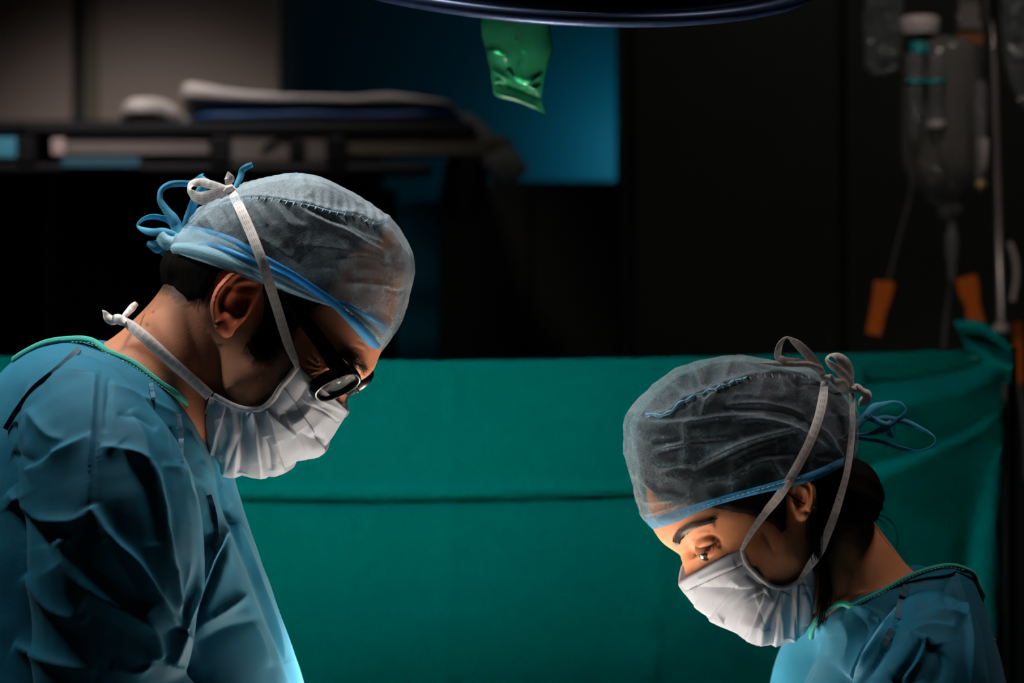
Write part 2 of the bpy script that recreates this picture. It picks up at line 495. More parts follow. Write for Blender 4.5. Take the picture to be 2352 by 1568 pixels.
def sheer_mat(name, col, op_min, op_max, attr=True, rot=0.6, scale=640.0, trl=0.35):
    """thin see-through nonwoven cloth; 'layers' attribute: how many sheets lie on each other"""
    m, nt, b, out = new_mat(name)
    tc = N(nt, 'ShaderNodeTexCoord')
    h = weave_nodes(nt, tc.outputs['Object'], scale, rot)
    nz = N(nt, 'ShaderNodeTexNoise'); nz.inputs['Scale'].default_value = 55; nz.inputs['Detail'].default_value = 6; nz.inputs['Roughness'].default_value = 0.65
    nt.links.new(tc.outputs['Object'], nz.inputs['Vector'])
    b.inputs['Base Color'].default_value = (*col, 1)
    b.inputs['Roughness'].default_value = 0.55; b.inputs['Specular IOR Level'].default_value = 0.25
    b.inputs['Sheen Weight'].default_value = 0.35; b.inputs['Sheen Roughness'].default_value = 0.4
    bp = N(nt, 'ShaderNodeBump'); bp.inputs['Strength'].default_value = 0.35; bp.inputs['Distance'].default_value = 0.0006
    ad = N(nt, 'ShaderNodeMix', data_type='FLOAT'); ad.inputs[0].default_value = 0.3; nt.links.new(h, ad.inputs[2]); nt.links.new(nz.outputs['Fac'], ad.inputs[3])
    nt.links.new(ad.outputs[0], bp.inputs['Height']); nt.links.new(bp.outputs['Normal'], b.inputs['Normal'])
    tr = N(nt, 'ShaderNodeBsdfTranslucent'); tr.inputs['Color'].default_value = (*col, 1)
    mxs = N(nt, 'ShaderNodeMixShader'); mxs.inputs[0].default_value = trl
    nt.links.new(b.outputs[0], mxs.inputs[1]); nt.links.new(tr.outputs[0], mxs.inputs[2])
    # opacity
    op = N(nt, 'ShaderNodeMapRange'); op.inputs['From Min'].default_value = 0.0; op.inputs['From Max'].default_value = 0.9
    op.inputs['To Min'].default_value = op_min; op.inputs['To Max'].default_value = op_max
    nt.links.new(ad.outputs[0], op.inputs['Value'])
    fac = op.outputs['Result']
    if attr:
        la = N(nt, 'ShaderNodeAttribute', attribute_name='layers')
        # opacity of k sheets: 1 - (1-o)^k
        one = N(nt, 'ShaderNodeMath', operation='SUBTRACT'); one.inputs[0].default_value = 1; nt.links.new(fac, one.inputs[1])
        pw = N(nt, 'ShaderNodeMath', operation='POWER'); nt.links.new(one.outputs[0], pw.inputs[0]); nt.links.new(la.outputs['Fac'], pw.inputs[1])
        o2 = N(nt, 'ShaderNodeMath', operation='SUBTRACT'); o2.inputs[0].default_value = 1; nt.links.new(pw.outputs[0], o2.inputs[1])
        fac = o2.outputs[0]
    tp = N(nt, 'ShaderNodeBsdfTransparent')
    mx = N(nt, 'ShaderNodeMixShader')
    nt.links.new(fac, mx.inputs[0]); nt.links.new(tp.outputs[0], mx.inputs[1]); nt.links.new(mxs.outputs[0], mx.inputs[2])
    nt.links.new(mx.outputs[0], out.inputs['Surface'])
    return m

def cloth_mat(name, col, col2, scale=260.0, rot=0.0, bump=0.3, rough=0.7, sheen=0.25, trl=0.0, line_axis='Z', spec=0.2, nbump=0.4, nscale=30):
    """opaque cloth with fine ribs (relief) and slight tone variation"""
    m, nt, b, out = new_mat(name)
    tc = N(nt, 'ShaderNodeTexCoord')
    mpn = N(nt, 'ShaderNodeMapping'); mpn.inputs['Rotation'].default_value = (0, rot, 0)
    nt.links.new(tc.outputs['Object'], mpn.inputs['Vector'])
    w = N(nt, 'ShaderNodeTexWave', wave_type='BANDS', bands_direction=line_axis); w.inputs['Scale'].default_value = scale
    w.inputs['Distortion'].default_value = 0.6; w.inputs['Detail'].default_value = 1
    nt.links.new(mpn.outputs['Vector'], w.inputs['Vector'])
    nz = N(nt, 'ShaderNodeTexNoise'); nz.inputs['Scale'].default_value = nscale; nz.inputs['Detail'].default_value = 6
    nt.links.new(tc.outputs['Object'], nz.inputs['Vector'])
    mc = N(nt, 'ShaderNodeMix', data_type='RGBA'); mc.inputs['A'].default_value = (*col, 1); mc.inputs['B'].default_value = (*col2, 1)
    nt.links.new(nz.outputs['Fac'], mc.inputs['Factor']); nt.links.new(mc.outputs['Result'], b.inputs['Base Color'])
    b.inputs['Roughness'].default_value = rough; b.inputs['Specular IOR Level'].default_value = spec
    b.inputs['Sheen Weight'].default_value = sheen; b.inputs['Sheen Roughness'].default_value = 0.5
    b1 = N(nt, 'ShaderNodeBump'); b1.inputs['Strength'].default_value = nbump; b1.inputs['Distance'].default_value = 0.002
    nt.links.new(nz.outputs['Fac'], b1.inputs['Height'])
    b2 = N(nt, 'ShaderNodeBump'); b2.inputs['Strength'].default_value = bump; b2.inputs['Distance'].default_value = 0.0004
    nt.links.new(w.outputs['Fac'], b2.inputs['Height']); nt.links.new(b1.outputs['Normal'], b2.inputs['Normal'])
    nt.links.new(b2.outputs['Normal'], b.inputs['Normal'])
    if trl > 0:
        tr = N(nt, 'ShaderNodeBsdfTranslucent'); nt.links.new(mc.outputs['Result'], tr.inputs['Color'])
        mx = N(nt, 'ShaderNodeMixShader'); mx.inputs[0].default_value = trl
        nt.links.new(b.outputs[0], mx.inputs[1]); nt.links.new(tr.outputs[0], mx.inputs[2]); nt.links.new(mx.outputs[0], out.inputs['Surface'])
    return m

def tape_mat(name, col):
    """tie tape with rows of short embossed dashes (needs uv: metres along, 0..1 across)"""
    m, nt, b, out = new_mat(name)
    b.inputs['Base Color'].default_value = (*col, 1); b.inputs['Roughness'].default_value = 0.65
    b.inputs['Sheen Weight'].default_value = 0.3; b.inputs['Specular IOR Level'].default_value = 0.2
    uv = N(nt, 'ShaderNodeUVMap', uv_map='uv')
    sx = N(nt, 'ShaderNodeSeparateXYZ'); nt.links.new(uv.outputs[0], sx.inputs[0])
    def math_(op, a, bb):
        n = N(nt, 'ShaderNodeMath', operation=op)
        for i, v in enumerate((a, bb)):
            if v is None: continue
            if isinstance(v, (int, float)): n.inputs[i].default_value = v
            else: nt.links.new(v, n.inputs[i])
        return n.outputs[0]
    u = math_('FRACT', math_('MULTIPLY', sx.outputs[0], 1 / 0.0064), None)
    inu = math_('MULTIPLY', math_('GREATER_THAN', u, 0.2), math_('LESS_THAN', u, 0.8))
    v4 = math_('FRACT', math_('MULTIPLY', sx.outputs[1], 5.0), None)
    inv = math_('MULTIPLY', math_('GREATER_THAN', v4, 0.32), math_('LESS_THAN', v4, 0.68))
    mid = math_('MULTIPLY', math_('GREATER_THAN', sx.outputs[1], 0.2), math_('LESS_THAN', sx.outputs[1], 0.8))
    d = math_('MULTIPLY', math_('MULTIPLY', inu, inv), mid)
    hgt = math_('SUBTRACT', 1.0, d)
    bp = N(nt, 'ShaderNodeBump'); bp.inputs['Strength'].default_value = 0.9; bp.inputs['Distance'].default_value = 0.0008
    dk = N(nt, 'ShaderNodeMix', data_type='RGBA'); dk.inputs['A'].default_value = (*col, 1); dk.inputs['B'].default_value = (col[0] * 0.55, col[1] * 0.53, col[2] * 0.53, 1)
    nt.links.new(d, dk.inputs['Factor']); nt.links.new(dk.outputs['Result'], b.inputs['Base Color'])
    nt.links.new(hgt, bp.inputs['Height'])
    tc = N(nt, 'ShaderNodeTexCoord'); nz = N(nt, 'ShaderNodeTexNoise'); nz.inputs['Scale'].default_value = 700
    nt.links.new(tc.outputs['Object'], nz.inputs['Vector'])
    b2 = N(nt, 'ShaderNodeBump'); b2.inputs['Strength'].default_value = 0.25; b2.inputs['Distance'].default_value = 0.0004
    nt.links.new(nz.outputs['Fac'], b2.inputs['Height']); nt.links.new(bp.outputs['Normal'], b2.inputs['Normal'])
    nt.links.new(b2.outputs['Normal'], b.inputs['Normal'])
    tr = N(nt, 'ShaderNodeBsdfTranslucent'); tr.inputs['Color'].default_value = (*col, 1)
    mx = N(nt, 'ShaderNodeMixShader'); mx.inputs[0].default_value = 0.3
    nt.links.new(b.outputs[0], mx.inputs[1]); nt.links.new(tr.outputs[0], mx.inputs[2]); nt.links.new(mx.outputs[0], out.inputs['Surface'])
    return m

M = {}
M['skin'] = skin_mat('skin')
M['hair'] = plain('dark_hair', (0.006, 0.0045, 0.004), rough=0.7, spec=0.02, bump=0.15, bscale=500)
M['hair_strand'] = plain('hair_strand', (0.007, 0.0045, 0.0035), rough=0.6, spec=0.04)
M['cap'] = sheer_mat('sheer_cap_cloth', (0.50, 0.62, 0.70), 0.10, 0.42)
M['cap_band'] = sheer_mat('blue_cap_band', (0.045, 0.40, 0.76), 0.72, 0.98, attr=False, trl=0.4)
M['cap_fold'] = sheer_mat('folded_cap_cloth', (0.36, 0.60, 0.70), 0.45, 0.85, attr=False, trl=0.4)
M['blue_tie'] = cloth_mat('blue_tie_cloth', (0.07, 0.40, 0.62), (0.10, 0.50, 0.72), scale=500, trl=0.4, nbump=0.3, nscale=80)
M['piping'] = plain('pale_blue_piping', (0.24, 0.52, 0.70), rough=0.7, noise=0.15, nscale=200)
M['stitch'] = plain('white_thread', (0.85, 0.83, 0.80), rough=0.7)
M['mask'] = cloth_mat('white_mask_cloth', (0.72, 0.75, 0.83), (0.80, 0.82, 0.88), scale=520, bump=0.2, trl=0.28, rot=0.5, nbump=0.25, nscale=60)
M['tape'] = tape_mat('white_tie_tape', (0.88, 0.80, 0.77))
M['gown'] = cloth_mat('blue_gown_cloth', (0.0, 0.092, 0.165), (0.001, 0.118, 0.19), scale=620, bump=0.22, rough=0.62, sheen=0.05, spec=0.14, rot=0.35, nbump=0.45, nscale=26)
M['gown_trim'] = cloth_mat('green_gown_binding', (0.01, 0.30, 0.24), (0.02, 0.38, 0.30), scale=420, bump=0.4, nbump=0.5, nscale=120)
M['gown_seam'] = cloth_mat('dark_gown_seam', (0.002, 0.05, 0.09), (0.003, 0.06, 0.10), scale=500, bump=0.3, line_axis='Z', nbump=0.4, nscale=200)
M['black_plastic'] = plain('black_glasses_plastic', (0.004, 0.0035, 0.004), rough=0.3, spec=0.3)
M['thread_green'] = plain('pale_green_thread', (0.35, 0.65, 0.55), rough=0.7)
# ---------------------------------------------------------------- people: shared builders
def head_shell(fr, outline, centre, marks, nr=90, na=260):
    S = spline(outline, na, closed=True)
    sub = S[::4]
    m = np.asarray(marks, float)
    ev = tps_fit(np.vstack([sub, m[:, :2]]), np.concatenate([np.zeros(len(sub)), m[:, 2]**2 / 1e4]))
    th = np.linspace(0.02, math.pi / 2, nr); rho = np.sin(th)
    c = np.asarray(centre, float)
    px = c[0] + rho[:, None] * (S[:, 0] - c[0]); py = c[1] + rho[:, None] * (S[:, 1] - c[1])
    w = np.sqrt(np.maximum(ev(px, py), 0) * 1e4); w[-1] = 0
    w[-2] = np.minimum(w[-2], 0.6 * w[-3] + 0 * w[-2]) if False else w[-2]
    near, far = fr.both(px, py, w)
    rings = np.concatenate([near, far[::-1][1:]], axis=0)
    V, F = closed_tube(rings)
    W_of = lambda x, y: np.sqrt(np.maximum(ev(np.asarray(x, float), np.asarray(y, float)), 0) * 1e4)
    return V, F, W_of

def ear_shell(fr, outline, centre, plane, relief, thick=13, nr=40, na=150, mirror=False):
    S = spline(outline, na, closed=True); c = np.asarray(centre, float)
    rho = np.linspace(0.02, 1, nr)
    px = c[0] + rho[:, None] * (S[:, 0] - c[0]); py = c[1] + rho[:, None] * (S[:, 1] - c[1])
    wf = plane(px, py) + relief(px, py)
    edge = np.sqrt(np.clip(1 - rho**8, 0, 1))[:, None]
    base = plane(px, py) - thick * 0.5
    wf = base + (wf - base) * edge
    d = np.hypot(px - c[0] - 14, py - c[1] - 10)
    wb = base - (thick * 0.9 + 55 * np.exp(-(d / 42)**2)) * edge
    f_, b_ = fr.fit(px, py, wf), fr.fit(px, py, wb)
    if mirror: f_[..., 1] *= -1; b_[..., 1] *= -1
    rings = np.concatenate([fr.world(f_), fr.world(b_)[::-1][1:]], axis=0)
    return closed_tube(rings)

def poly_sd(px, py, poly):
    """signed distance to a polygon (positive inside)"""
    q = np.asarray(poly, float); best = np.full(np.shape(px), 1e18); ins = np.zeros(np.shape(px), bool)
    for k in range(len(q)):
        a, b = q[k], q[(k + 1) % len(q)]; d = b - a
        t = np.clip(((px - a[0]) * d[0] + (py - a[1]) * d[1]) / (d @ d + 1e-9), 0, 1)
        best = np.minimum(best, (px - a[0] - t * d[0])**2 + (py - a[1] - t * d[1])**2)
        if a[1] != b[1]:
            cr = ((a[1] > py) != (b[1] > py)) & (px < (b[0] - a[0]) * (py - a[1]) / (b[1] - a[1]) + a[0])
            ins ^= cr
    return np.sqrt(best) * np.where(ins, 1, -1)

def sstep(x, a, b):
    t = np.clip((x - a) / (b - a), 0, 1); return t * t * (3 - 2 * t)

def cap_loft(fr, rim, top, ns=240, nq=240, power=2.35, tpow=0.8):
    """cap cloth from the near rim over the crown to the far rim. rim rows: px, py, w; top rows: px, py"""
    t = np.linspace(0, 1, ns); t = 0.35 * t + 0.65 * (1 - np.cos(math.pi * t)) / 2
    R = spline(rim, ns, t=t); T = spline(top, ns, t=t)
    q = np.linspace(0, math.pi / 2, nq // 2)
    a = np.sin(q)**(2 / power); b = np.cos(q)**(2 / power); b[-1] = 0
    px = R[:, None, 0] + (T[:, None, 0] - R[:, None, 0]) * a; py = R[:, None, 1] + (T[:, None, 1] - R[:, None, 1]) * a
    w = np.maximum(R[:, None, 2], 0) * b
    near, far = fr.both(px, py, w)
    G = np.concatenate([near, far[:, ::-1][:, 1:]], axis=1)
    return G, R, T, (px, py, w)

class Surf:
    """looks up the side offset of a near-side surface at a pixel"""
    def __init__(self, px, py, w):
        self.p = np.stack([np.ravel(px), np.ravel(py)], -1)[::3]; self.w = np.ravel(w)[::3]
    def __call__(self, x, y, lift=0.0):
        d = ((self.p - (x, y))**2).sum(1); k = np.argpartition(d, 6)[:6]
        g = 1 / (d[k] + 4)
        return float((self.w[k] * g).sum() / g.sum()) + lift

def tape(fr, name, rows, mat, parent, n=60, fold=0.0, thick=0.0006, label=None):
    """rows: px, py, w, width px, tilt"""
    r = np.asarray(rows, float)
    P = fr.P(r[:, 0], r[:, 1], r[:, 2])
    V, F, uv = ribbon(np.column_stack([P, r[:, 3] * SC, r[:, 4]]), n=n, thick=thick, fold=fold)
    o = mesh_obj(name, V, F, mat, parent, uv=uv)
    if label: o['label'] = label
    return o

def strands(curves, radius, m=3):
    """many fine hairs in one mesh; curves: list of k x 3 arrays"""
    parts = []
    for c in curves:
        k = len(c); r = radius * np.linspace(1, 0.25, k)
        parts.append(tube(c, r, m))
    return join(parts)

def stitches(fr, line, surf, step, length, thickpx, parent, name='stitching', slant=0.35, lift=5.0, mat='stitch'):
    s = spline(line, 400); d = np.concatenate([[0], np.cumsum(np.hypot(*np.diff(s[:, :2], axis=0).T))])
    parts = []
    for x in np.arange(step, d[-1], step):
        p = np.array([np.interp(x, d, s[:, 0]), np.interp(x, d, s[:, 1])])
        q = np.array([np.interp(x + 2, d, s[:, 0]), np.interp(x + 2, d, s[:, 1])])
        t = (q - p) / (np.linalg.norm(q - p) + 1e-9); nn = np.array([t[1], -t[0]])
        dirv = nn * (1 - slant) + t * slant * 1.0; dirv /= np.linalg.norm(dirv)
        a = p - dirv * length / 2; b = p + dirv * length / 2
        w = surf(p[0], p[1], lift)
        parts.append(tube(np.array([fr.P(a[0], a[1], w), fr.P(p[0], p[1], w + 1.5), fr.P(b[0], b[1], w)]), thickpx * SC, 4))
    V, F = join(parts)
    return mesh_obj(name, V, F, M[mat], parent)

def mask_loft(fr, edge, mid, pleats, ridges, na=220, nb=150, amp=7.0, noise_seed=3):
    """edge rows: px, py, w (side binding from top corner to lower corner); mid rows: px, py"""
    E = spline(edge, na); Mi = spline(mid, na)
    b = np.linspace(0, math.pi / 2, nb)
    g = np.sin(b)**0.92
    px = E[:, None, 0] + (Mi[:, None, 0] - E[:, None, 0]) * g; py = E[:, None, 1] + (Mi[:, None, 1] - E[:, None, 1]) * g
    p_ = np.interp(np.linspace(0, 1, na), [0, 0.12, 0.45, 1], [2.2, 1.8, 0.85, 0.85])[:, None]      # pinched over the nose, rounded below
    k = np.cos(b)[None].clip(0, 1)**p_; k[:, -1] = 0
    w = E[:, None, 2] * k
    near, far = fr.both(px, py, w)
    G = np.concatenate([near, far[:, ::-1][:, 1:]], axis=1)
    n2 = G.shape[1]
    F = grid_faces(na, n2)
    V = G.reshape(-1, 3); Nn = vnormals(V, F)
    a = np.linspace(0, 1, na)
    bb = np.concatenate([b, (math.pi - b[::-1])[1:]]); bw = np.sin(bb)
    h = np.zeros((na, n2))
    ks = [0.0] + list(pleats) + [1.0]
    for i in range(len(ks) - 1):
        m = (a >= ks[i]) & (a <= ks[i + 1] + 1e-9)
        f = (a[m] - ks[i]) / (ks[i + 1] - ks[i])
        prof = np.where(f < 0.04, f / 0.04, 1 - (f - 0.04) / 0.96)
        h[m] += prof[:, None] * (0.35 + 0.65 * bw)[None]
    disp = h.ravel() * amp
    qx, qy = project(V)
    nearv = fr.side(V) > -2
    rf = 1.5 * ridge_field(qx, qy, ridges, 1.3); disp = disp + np.where(nearv, rf, 0)
    disp = disp + 2.2 * vnoise(V, 60, noise_seed) + 1.0 * vnoise(V, 150, noise_seed + 1)
    sgn = np.sign((Nn * (V - V.mean(0))).sum(1).mean())
    V = V + Nn * sgn * (disp * SC)[:, None]
    return V.reshape(na, n2, 3), E, Mi

def gown_mesh(fr, parts, voxel, ridges, smooth=6, nz=3.0, seed=5, gain=1.7):
    V, F = remesh(parts, voxel, smooth)
    Nn = vnormals(V, F)
    cen = V.mean(0)
    if (Nn * (V - cen)).sum(1).mean() < 0: Nn = -Nn
    qx, qy = project(V)
    facing = Nn @ fr.n
    wgt = sstep(facing, -0.25, 0.25)
    d = gain * ridge_field(qx, qy, ridges, 1.25) * wgt
    d += nz * (vnoise(V, 22, seed) + 0.5 * vnoise(V, 55, seed + 1)) 
    V = V + Nn * (d * SC)[:, None]
    return V, F

def glove(fr, wrist, fwd, up, size=0.095):
    """gloved hand: palm, four bent fingers and a thumb, fused; wrist, fwd, up are world vectors"""
    f = np.asarray(fwd, float); f /= np.linalg.norm(f); u = np.asarray(up, float); u -= f * (u @ f); u /= np.linalg.norm(u); s = np.cross(f, u)
    w0 = np.asarray(wrist, float)
    parts = [tube([w0 - f * 0.05, w0, w0 + f * 0.03, w0 + f * 0.075, w0 + f * 0.09], [0.030, 0.027, 0.036, 0.040, 0.030], 14)]
    for i, L in enumerate((0.072, 0.080, 0.075, 0.060)):
        b = w0 + f * 0.080 + s * (i - 1.5) * 0.020
        pts = [b - f * 0.02, b, b + f * L * 0.45 - u * 0.012, b + f * L * 0.75 - u * 0.035, b + f * L * 0.9 - u * 0.055]
        parts.append(tube(pts, [0.010, 0.0105, 0.0095, 0.009, 0.007], 10))
    b = w0 + f * 0.025 - s * 0.034
    parts.append(tube([b, b + f * 0.02 - s * 0.016 - u * 0.01, b + f * 0.045 - s * 0.022 - u * 0.025, b + f * 0.062 - s * 0.016 - u * 0.035], [0.014, 0.012, 0.011, 0.008], 10))
    return remesh(parts, 0.0025, 2)

def shoe(cx, cy, ang):
    """clog: rounded upper on a flat sole"""
    a = math.radians(ang); f = np.array([math.cos(a), math.sin(a), 0]); s = np.array([-math.sin(a), math.cos(a), 0])
    rings = []
    ph = np.linspace(0, 2 * math.pi, 20, endpoint=False)
    for t in np.linspace(0, 1, 14):
        wd = 0.036 + 0.014 * math.sin(math.pi * min(1, t * 1.25)**0.8); wd *= (1 - 0.75 * max(0, t - 0.85) / 0.15)
        hh = (0.075 - 0.03 * t) if t > 0.35 else 0.055 + 0.02 * t / 0.35
        hh *= (1 - 0.5 * max(0, t - 0.85) / 0.15)
        c = np.array([cx, cy, 0]) + f * (t - 0.4) * 0.27
        y = np.cos(ph) * wd; z = np.clip(hh / 2 + np.sin(ph) * hh / 2 * 1.25, 0, hh)
        rings.append(c + s * y[:, None] + np.array([0, 0, 1]) * z[:, None])
    return closed_tube(np.array(rings))

def head_finish(fr, parts, voxel, ridges, tint_fn, ear_c, ear_r):
    V, F = remesh(parts, voxel, 0)
    qx, qy = project(V)
    wear = sstep(np.hypot(qx - ear_c[0], qy - ear_c[1]), ear_r, ear_r + 25)
    V = laplace(V, F, 5, 0.5, 0.15 + 0.85 * wear)
    Nn = vnormals(V, F)
    if (Nn * (V - V.mean(0))).sum(1).mean() < 0: Nn = -Nn
    qx, qy = project(V)
    nearv = sstep(Nn @ fr.n, -0.2, 0.1) * (fr.side(V) > 0)
    V = V + Nn * (ridge_field(qx, qy, ridges) * nearv * SC)[:, None]
    qx, qy = project(V)
    return V, F, tint_fn(qx, qy, fr.side(V), V)

def eye_parts(fr, c, r, gaze, parent):
    """eyeball with iris, pupil as rings of one mesh set; c world centre, r radius, gaze world direction"""
    g = np.asarray(gaze, float); g /= np.linalg.norm(g)
    ref = np.array([0, 0, 1.0]); a = np.cross(ref, g); a /= np.linalg.norm(a); b = np.cross(g, a)
    th = np.linspace(0.01, math.pi - 0.01, 30); ph = np.linspace(0, 2 * math.pi, 32, endpoint=False)
    rings = c + r * (np.cos(th)[:, None, None] * g + np.sin(th)[:, None, None] * (np.cos(ph)[:, None] * a + np.sin(ph)[:, None] * b))
    rings = np.where((th < 0.5)[:, None, None], rings + g * r * 0.08 * np.cos(th / 0.5 * math.pi / 2)[:, None, None], rings)
    V, F = closed_tube(rings)
    col = np.repeat(np.where(th[:, None] < 0.22, [[0.004, 0.003, 0.003]], np.where(th[:, None] < 0.5, [[0.05, 0.022, 0.012]], [[0.42, 0.33, 0.29]])), 32, axis=0)
    return mesh_obj('eyeball', V, F, M['eye'], parent, col=col)

def eye_mat():
    m, nt, b, out = new_mat('wet_eye')
    a = N(nt, 'ShaderNodeAttribute', attribute_name='tint'); nt.links.new(a.outputs['Color'], b.inputs['Base Color'])
    b.inputs['Roughness'].default_value = 0.06; b.inputs['Coat Weight'].default_value = 1.0; b.inputs['Coat Roughness'].default_value = 0.03
    return m
M['eye'] = eye_mat()
M['glove'] = plain('pale_latex_glove', (0.75, 0.70, 0.62), rough=0.4)
M['shoe'] = plain('white_clog_plastic', (0.55, 0.56, 0.56), rough=0.4)
# ---------------------------------------------------------------- the surgeon on the left
fm = Frame(620, 2.05, -math.radians(5))
man = thing('person', 'surgeon on the left wearing black glasses, head bowed, in blue gown, cap and mask', 'person',
            (-0.37, 2.07, 0.0), 'the two surgeons')

man_cap_top = [(873,804),(888,782),(902,758),(916,717),(931,663),(941,619),(936,581),(914,537),(890,506),(833,462),(778,428),(731,408),(690,402),
               (635,406),(584,418),(550,430),(526,445),(496,460),(472,476),(452,494),(438,511),(421,530),(400,552),(384,570)]
man_rim = [(873,804,0),(864,790,42),(850,770,88),(828,745,126),(790,716,160),(710,687,190),(642,663,205),(591,646,208),(520,619,200),(472,602,180),(430,587,140),(400,575,80),(384,570,0)]

head_out = [(868,815),(857,845),(845,862),(828,871),(810,886),(796,899),(788,922),(770,962),(750,974),(728,982),(716,1003),(692,1013),(676,1038),(642,1060),
            (602,1066),(566,1048),(545,1015),(522,965),(482,885),(442,800),(404,710),(380,655),(372,620),(382,588),(405,560),(440,528),(475,498),(540,450),(590,432),
            (640,420),(690,416),(732,421),(775,440),(826,473),(880,516),(905,545),(923,585),(928,619),(919,660),(905,712),(893,752),(882,785)]
man_marks = [(560,600,192),(650,640,186),(480,600,172),(420,620,112),(760,690,165),(835,715,128),(600,500,150),(700,510,152),(800,570,132),(880,640,82),
             (740,765,164),(735,825,164),(770,850,128),(812,830,112),(845,828,62),(700,868,176),(742,893,132),(795,880,40),(776,925,30),(752,948,40),(733,925,88),
             (690,975,84),(640,915,150),(520,885,146),(560,965,112),(612,1035,58),(620,790,176),(600,715,176),(555,700,166),(470,720,140),(405,640,72),(560,820,160)]
Vh, Fh, man_w = head_shell(fm, head_out, (620, 720), man_marks)
neck = section_loft(fm, [(590,930,430,600,120),(545,985,385,640,135),(505,1000,345,695,146),(476,1030,268,768,165),(455,1090,160,835,240),(430,1160,60,930,330)], 40, 40, 2.1)

ear_out = [(606,658),(607,644),(598,626),(582,617),(558,614),(533,622),(512,640),(494,663),(484,690),(483,712),(488,735),(495,758),(507,772),(521,777),(533,771),
           (541,757),(556,742),(572,722),(582,700),(592,680)]
helix = [(603,664),(602,645),(592,630),(575,624),(555,623),(535,631),(517,648),(501,670),(493,692),(492,714),(497,738)]
antihelix = [(592,646),(565,645),(545,655),(527,672),(515,694),(513,712),(524,724)]
def man_plane(x, y): return 176 + (604 - x) * 0.46 + 8 * np.sin((y - 610) / 170 * math.pi)
def man_relief(x, y):
    sh = x.shape; xr, yr = x.ravel(), y.ravel()
    h = ridge_field(xr, yr, [(helix, 15, 8, 8, 0.12), (antihelix, 8, 9, 8, 0.3), ([(513,712),(528,722),(545,738)], 9, 9, 9, 0.2), ([(574,690),(570,712),(560,732)], 13, 8, 9, 0.4),
                             ([(500,745),(510,762),(524,764)], 9, 14, 14, 0.2)])
    h -= 26 * np.exp(-((xr - 548) / 20)**2 - ((yr - 700) / 22)**2)
    h -= 20 * np.exp(-((xr - 560) / 26)**2 - ((yr - 662) / 9)**2)
    h -= 10 * np.exp(-((xr - 507) / 8)**2 - ((yr - 690) / 22)**2)
    return h.reshape(sh)
ear_n = ear_shell(fm, ear_out, (545, 698), man_plane, man_relief)
ear_f = ear_shell(fm, ear_out, (545, 698), man_plane, man_relief, mirror=True)

man_skin_ridges = [
    ([(742,846),(725,838),(703,823)], -2.2, 3, 3), ([(740,850),(718,848),(695,842)], -2.0, 3, 3), ([(738,856),(716,862),(700,868)], -2.0, 3, 3), ([(738,840),(728,826),(715,808)], -1.6, 3, 3),
    ([(760,862),(748,872),(730,878)], -3.0, 4, 5), ([(768,872),(752,884),(736,888)], -2.5, 4, 5), ([(770,838),(756,840),(744,848),(742,856)], 4.0, 4, 5), ([(766,852),(752,852),(744,854)], -5.0, 4, 4),
    ([(756,860),(748,864),(742,870)], 3.0, 4, 4),
    ([(770,812),(790,818),(812,822),(838,838)], 8.0, 12, 10), ([(785,800),(812,796),(840,806)], -1.5, 3, 3), ([(818,780),(838,790),(852,806)], -1.5, 2.5, 2.5), ([(800,755),(820,762),(842,782)], -1.2, 2.5, 2.5),
    ([(784,836),(800,846),(820,866)], -6, 8, 8),
    ([(428,700),(440,760),(470,850)], -4, 20, 12), ([(505,790),(500,840),(520,890)], -3, 14, 10), ([(350,720),(400,800),(450,880)], 5, 26, 20)]
hair_poly = [(395,530),(470,470),(560,425),(690,400),(790,425),(852,470),(884,512),(876,545),(832,556),(794,580),(772,622),(756,664),(738,700),(712,712),(690,745),(672,770),(650,796),(620,826),(592,826),(574,812),(566,790),
             (588,766),(602,735),(606,690),(600,640),(545,608),(500,628),(486,662),(470,684),(440,690),(415,684),(395,668),(366,662),(355,600)]
def man_tint(x, y, w, V):
    base = np.array([0.37, 0.140, 0.074])
    c = np.repeat(base[None], len(x), 0)
    def blend(mask, col):
        nonlocal c
        c = c * (1 - mask[:, None]) + np.asarray(col)[None] * mask[:, None]
    blend(sstep(poly_sd(x, y, [(470,800),(560,800),(640,850),(690,870),(700,1000),(600,1080),(480,960),(440,880)]), -30, 40) * 0.45, (0.19, 0.07, 0.042))       # shaven beard
    blend(np.exp(-((x - 545) / 75)**2 - ((y - 690) / 95)**2) * sstep(w, 150, 190) * 0.75, (0.58, 0.10, 0.045))                                       # ear
    blend(np.exp(-((x - 740) / 30)**2 - ((y - 860) / 30)**2) * 0.4, (0.50, 0.17, 0.085))
    blend(0.25 * sstep(vnoise(V, 120, 4), 0.3, 0.9), (0.36, 0.15, 0.085))
    blend(sstep(poly_sd(x, y, hair_poly) + 5 * vnoise(V, 300, 6), -22, 6) * 0.9 * (1 - np.exp(-(((x - 545) / 62)**2 + ((y - 700) / 80)**2)**2)), (0.03, 0.018, 0.013))
    mole = sum(np.exp(-((x - a)**2 + (y - b)**2) / r**2) for a, b, r in ((338,745,5),(430,690,3),(352,716,3)))
    blend(np.clip(mole, 0, 1) * 0.8, (0.08, 0.04, 0.03))
    return c
Vb, Fb, tint = head_finish(fm, [(Vh, Fh), neck, ear_n, ear_f], 0.0011, man_skin_ridges, man_tint, (545, 695), 75)
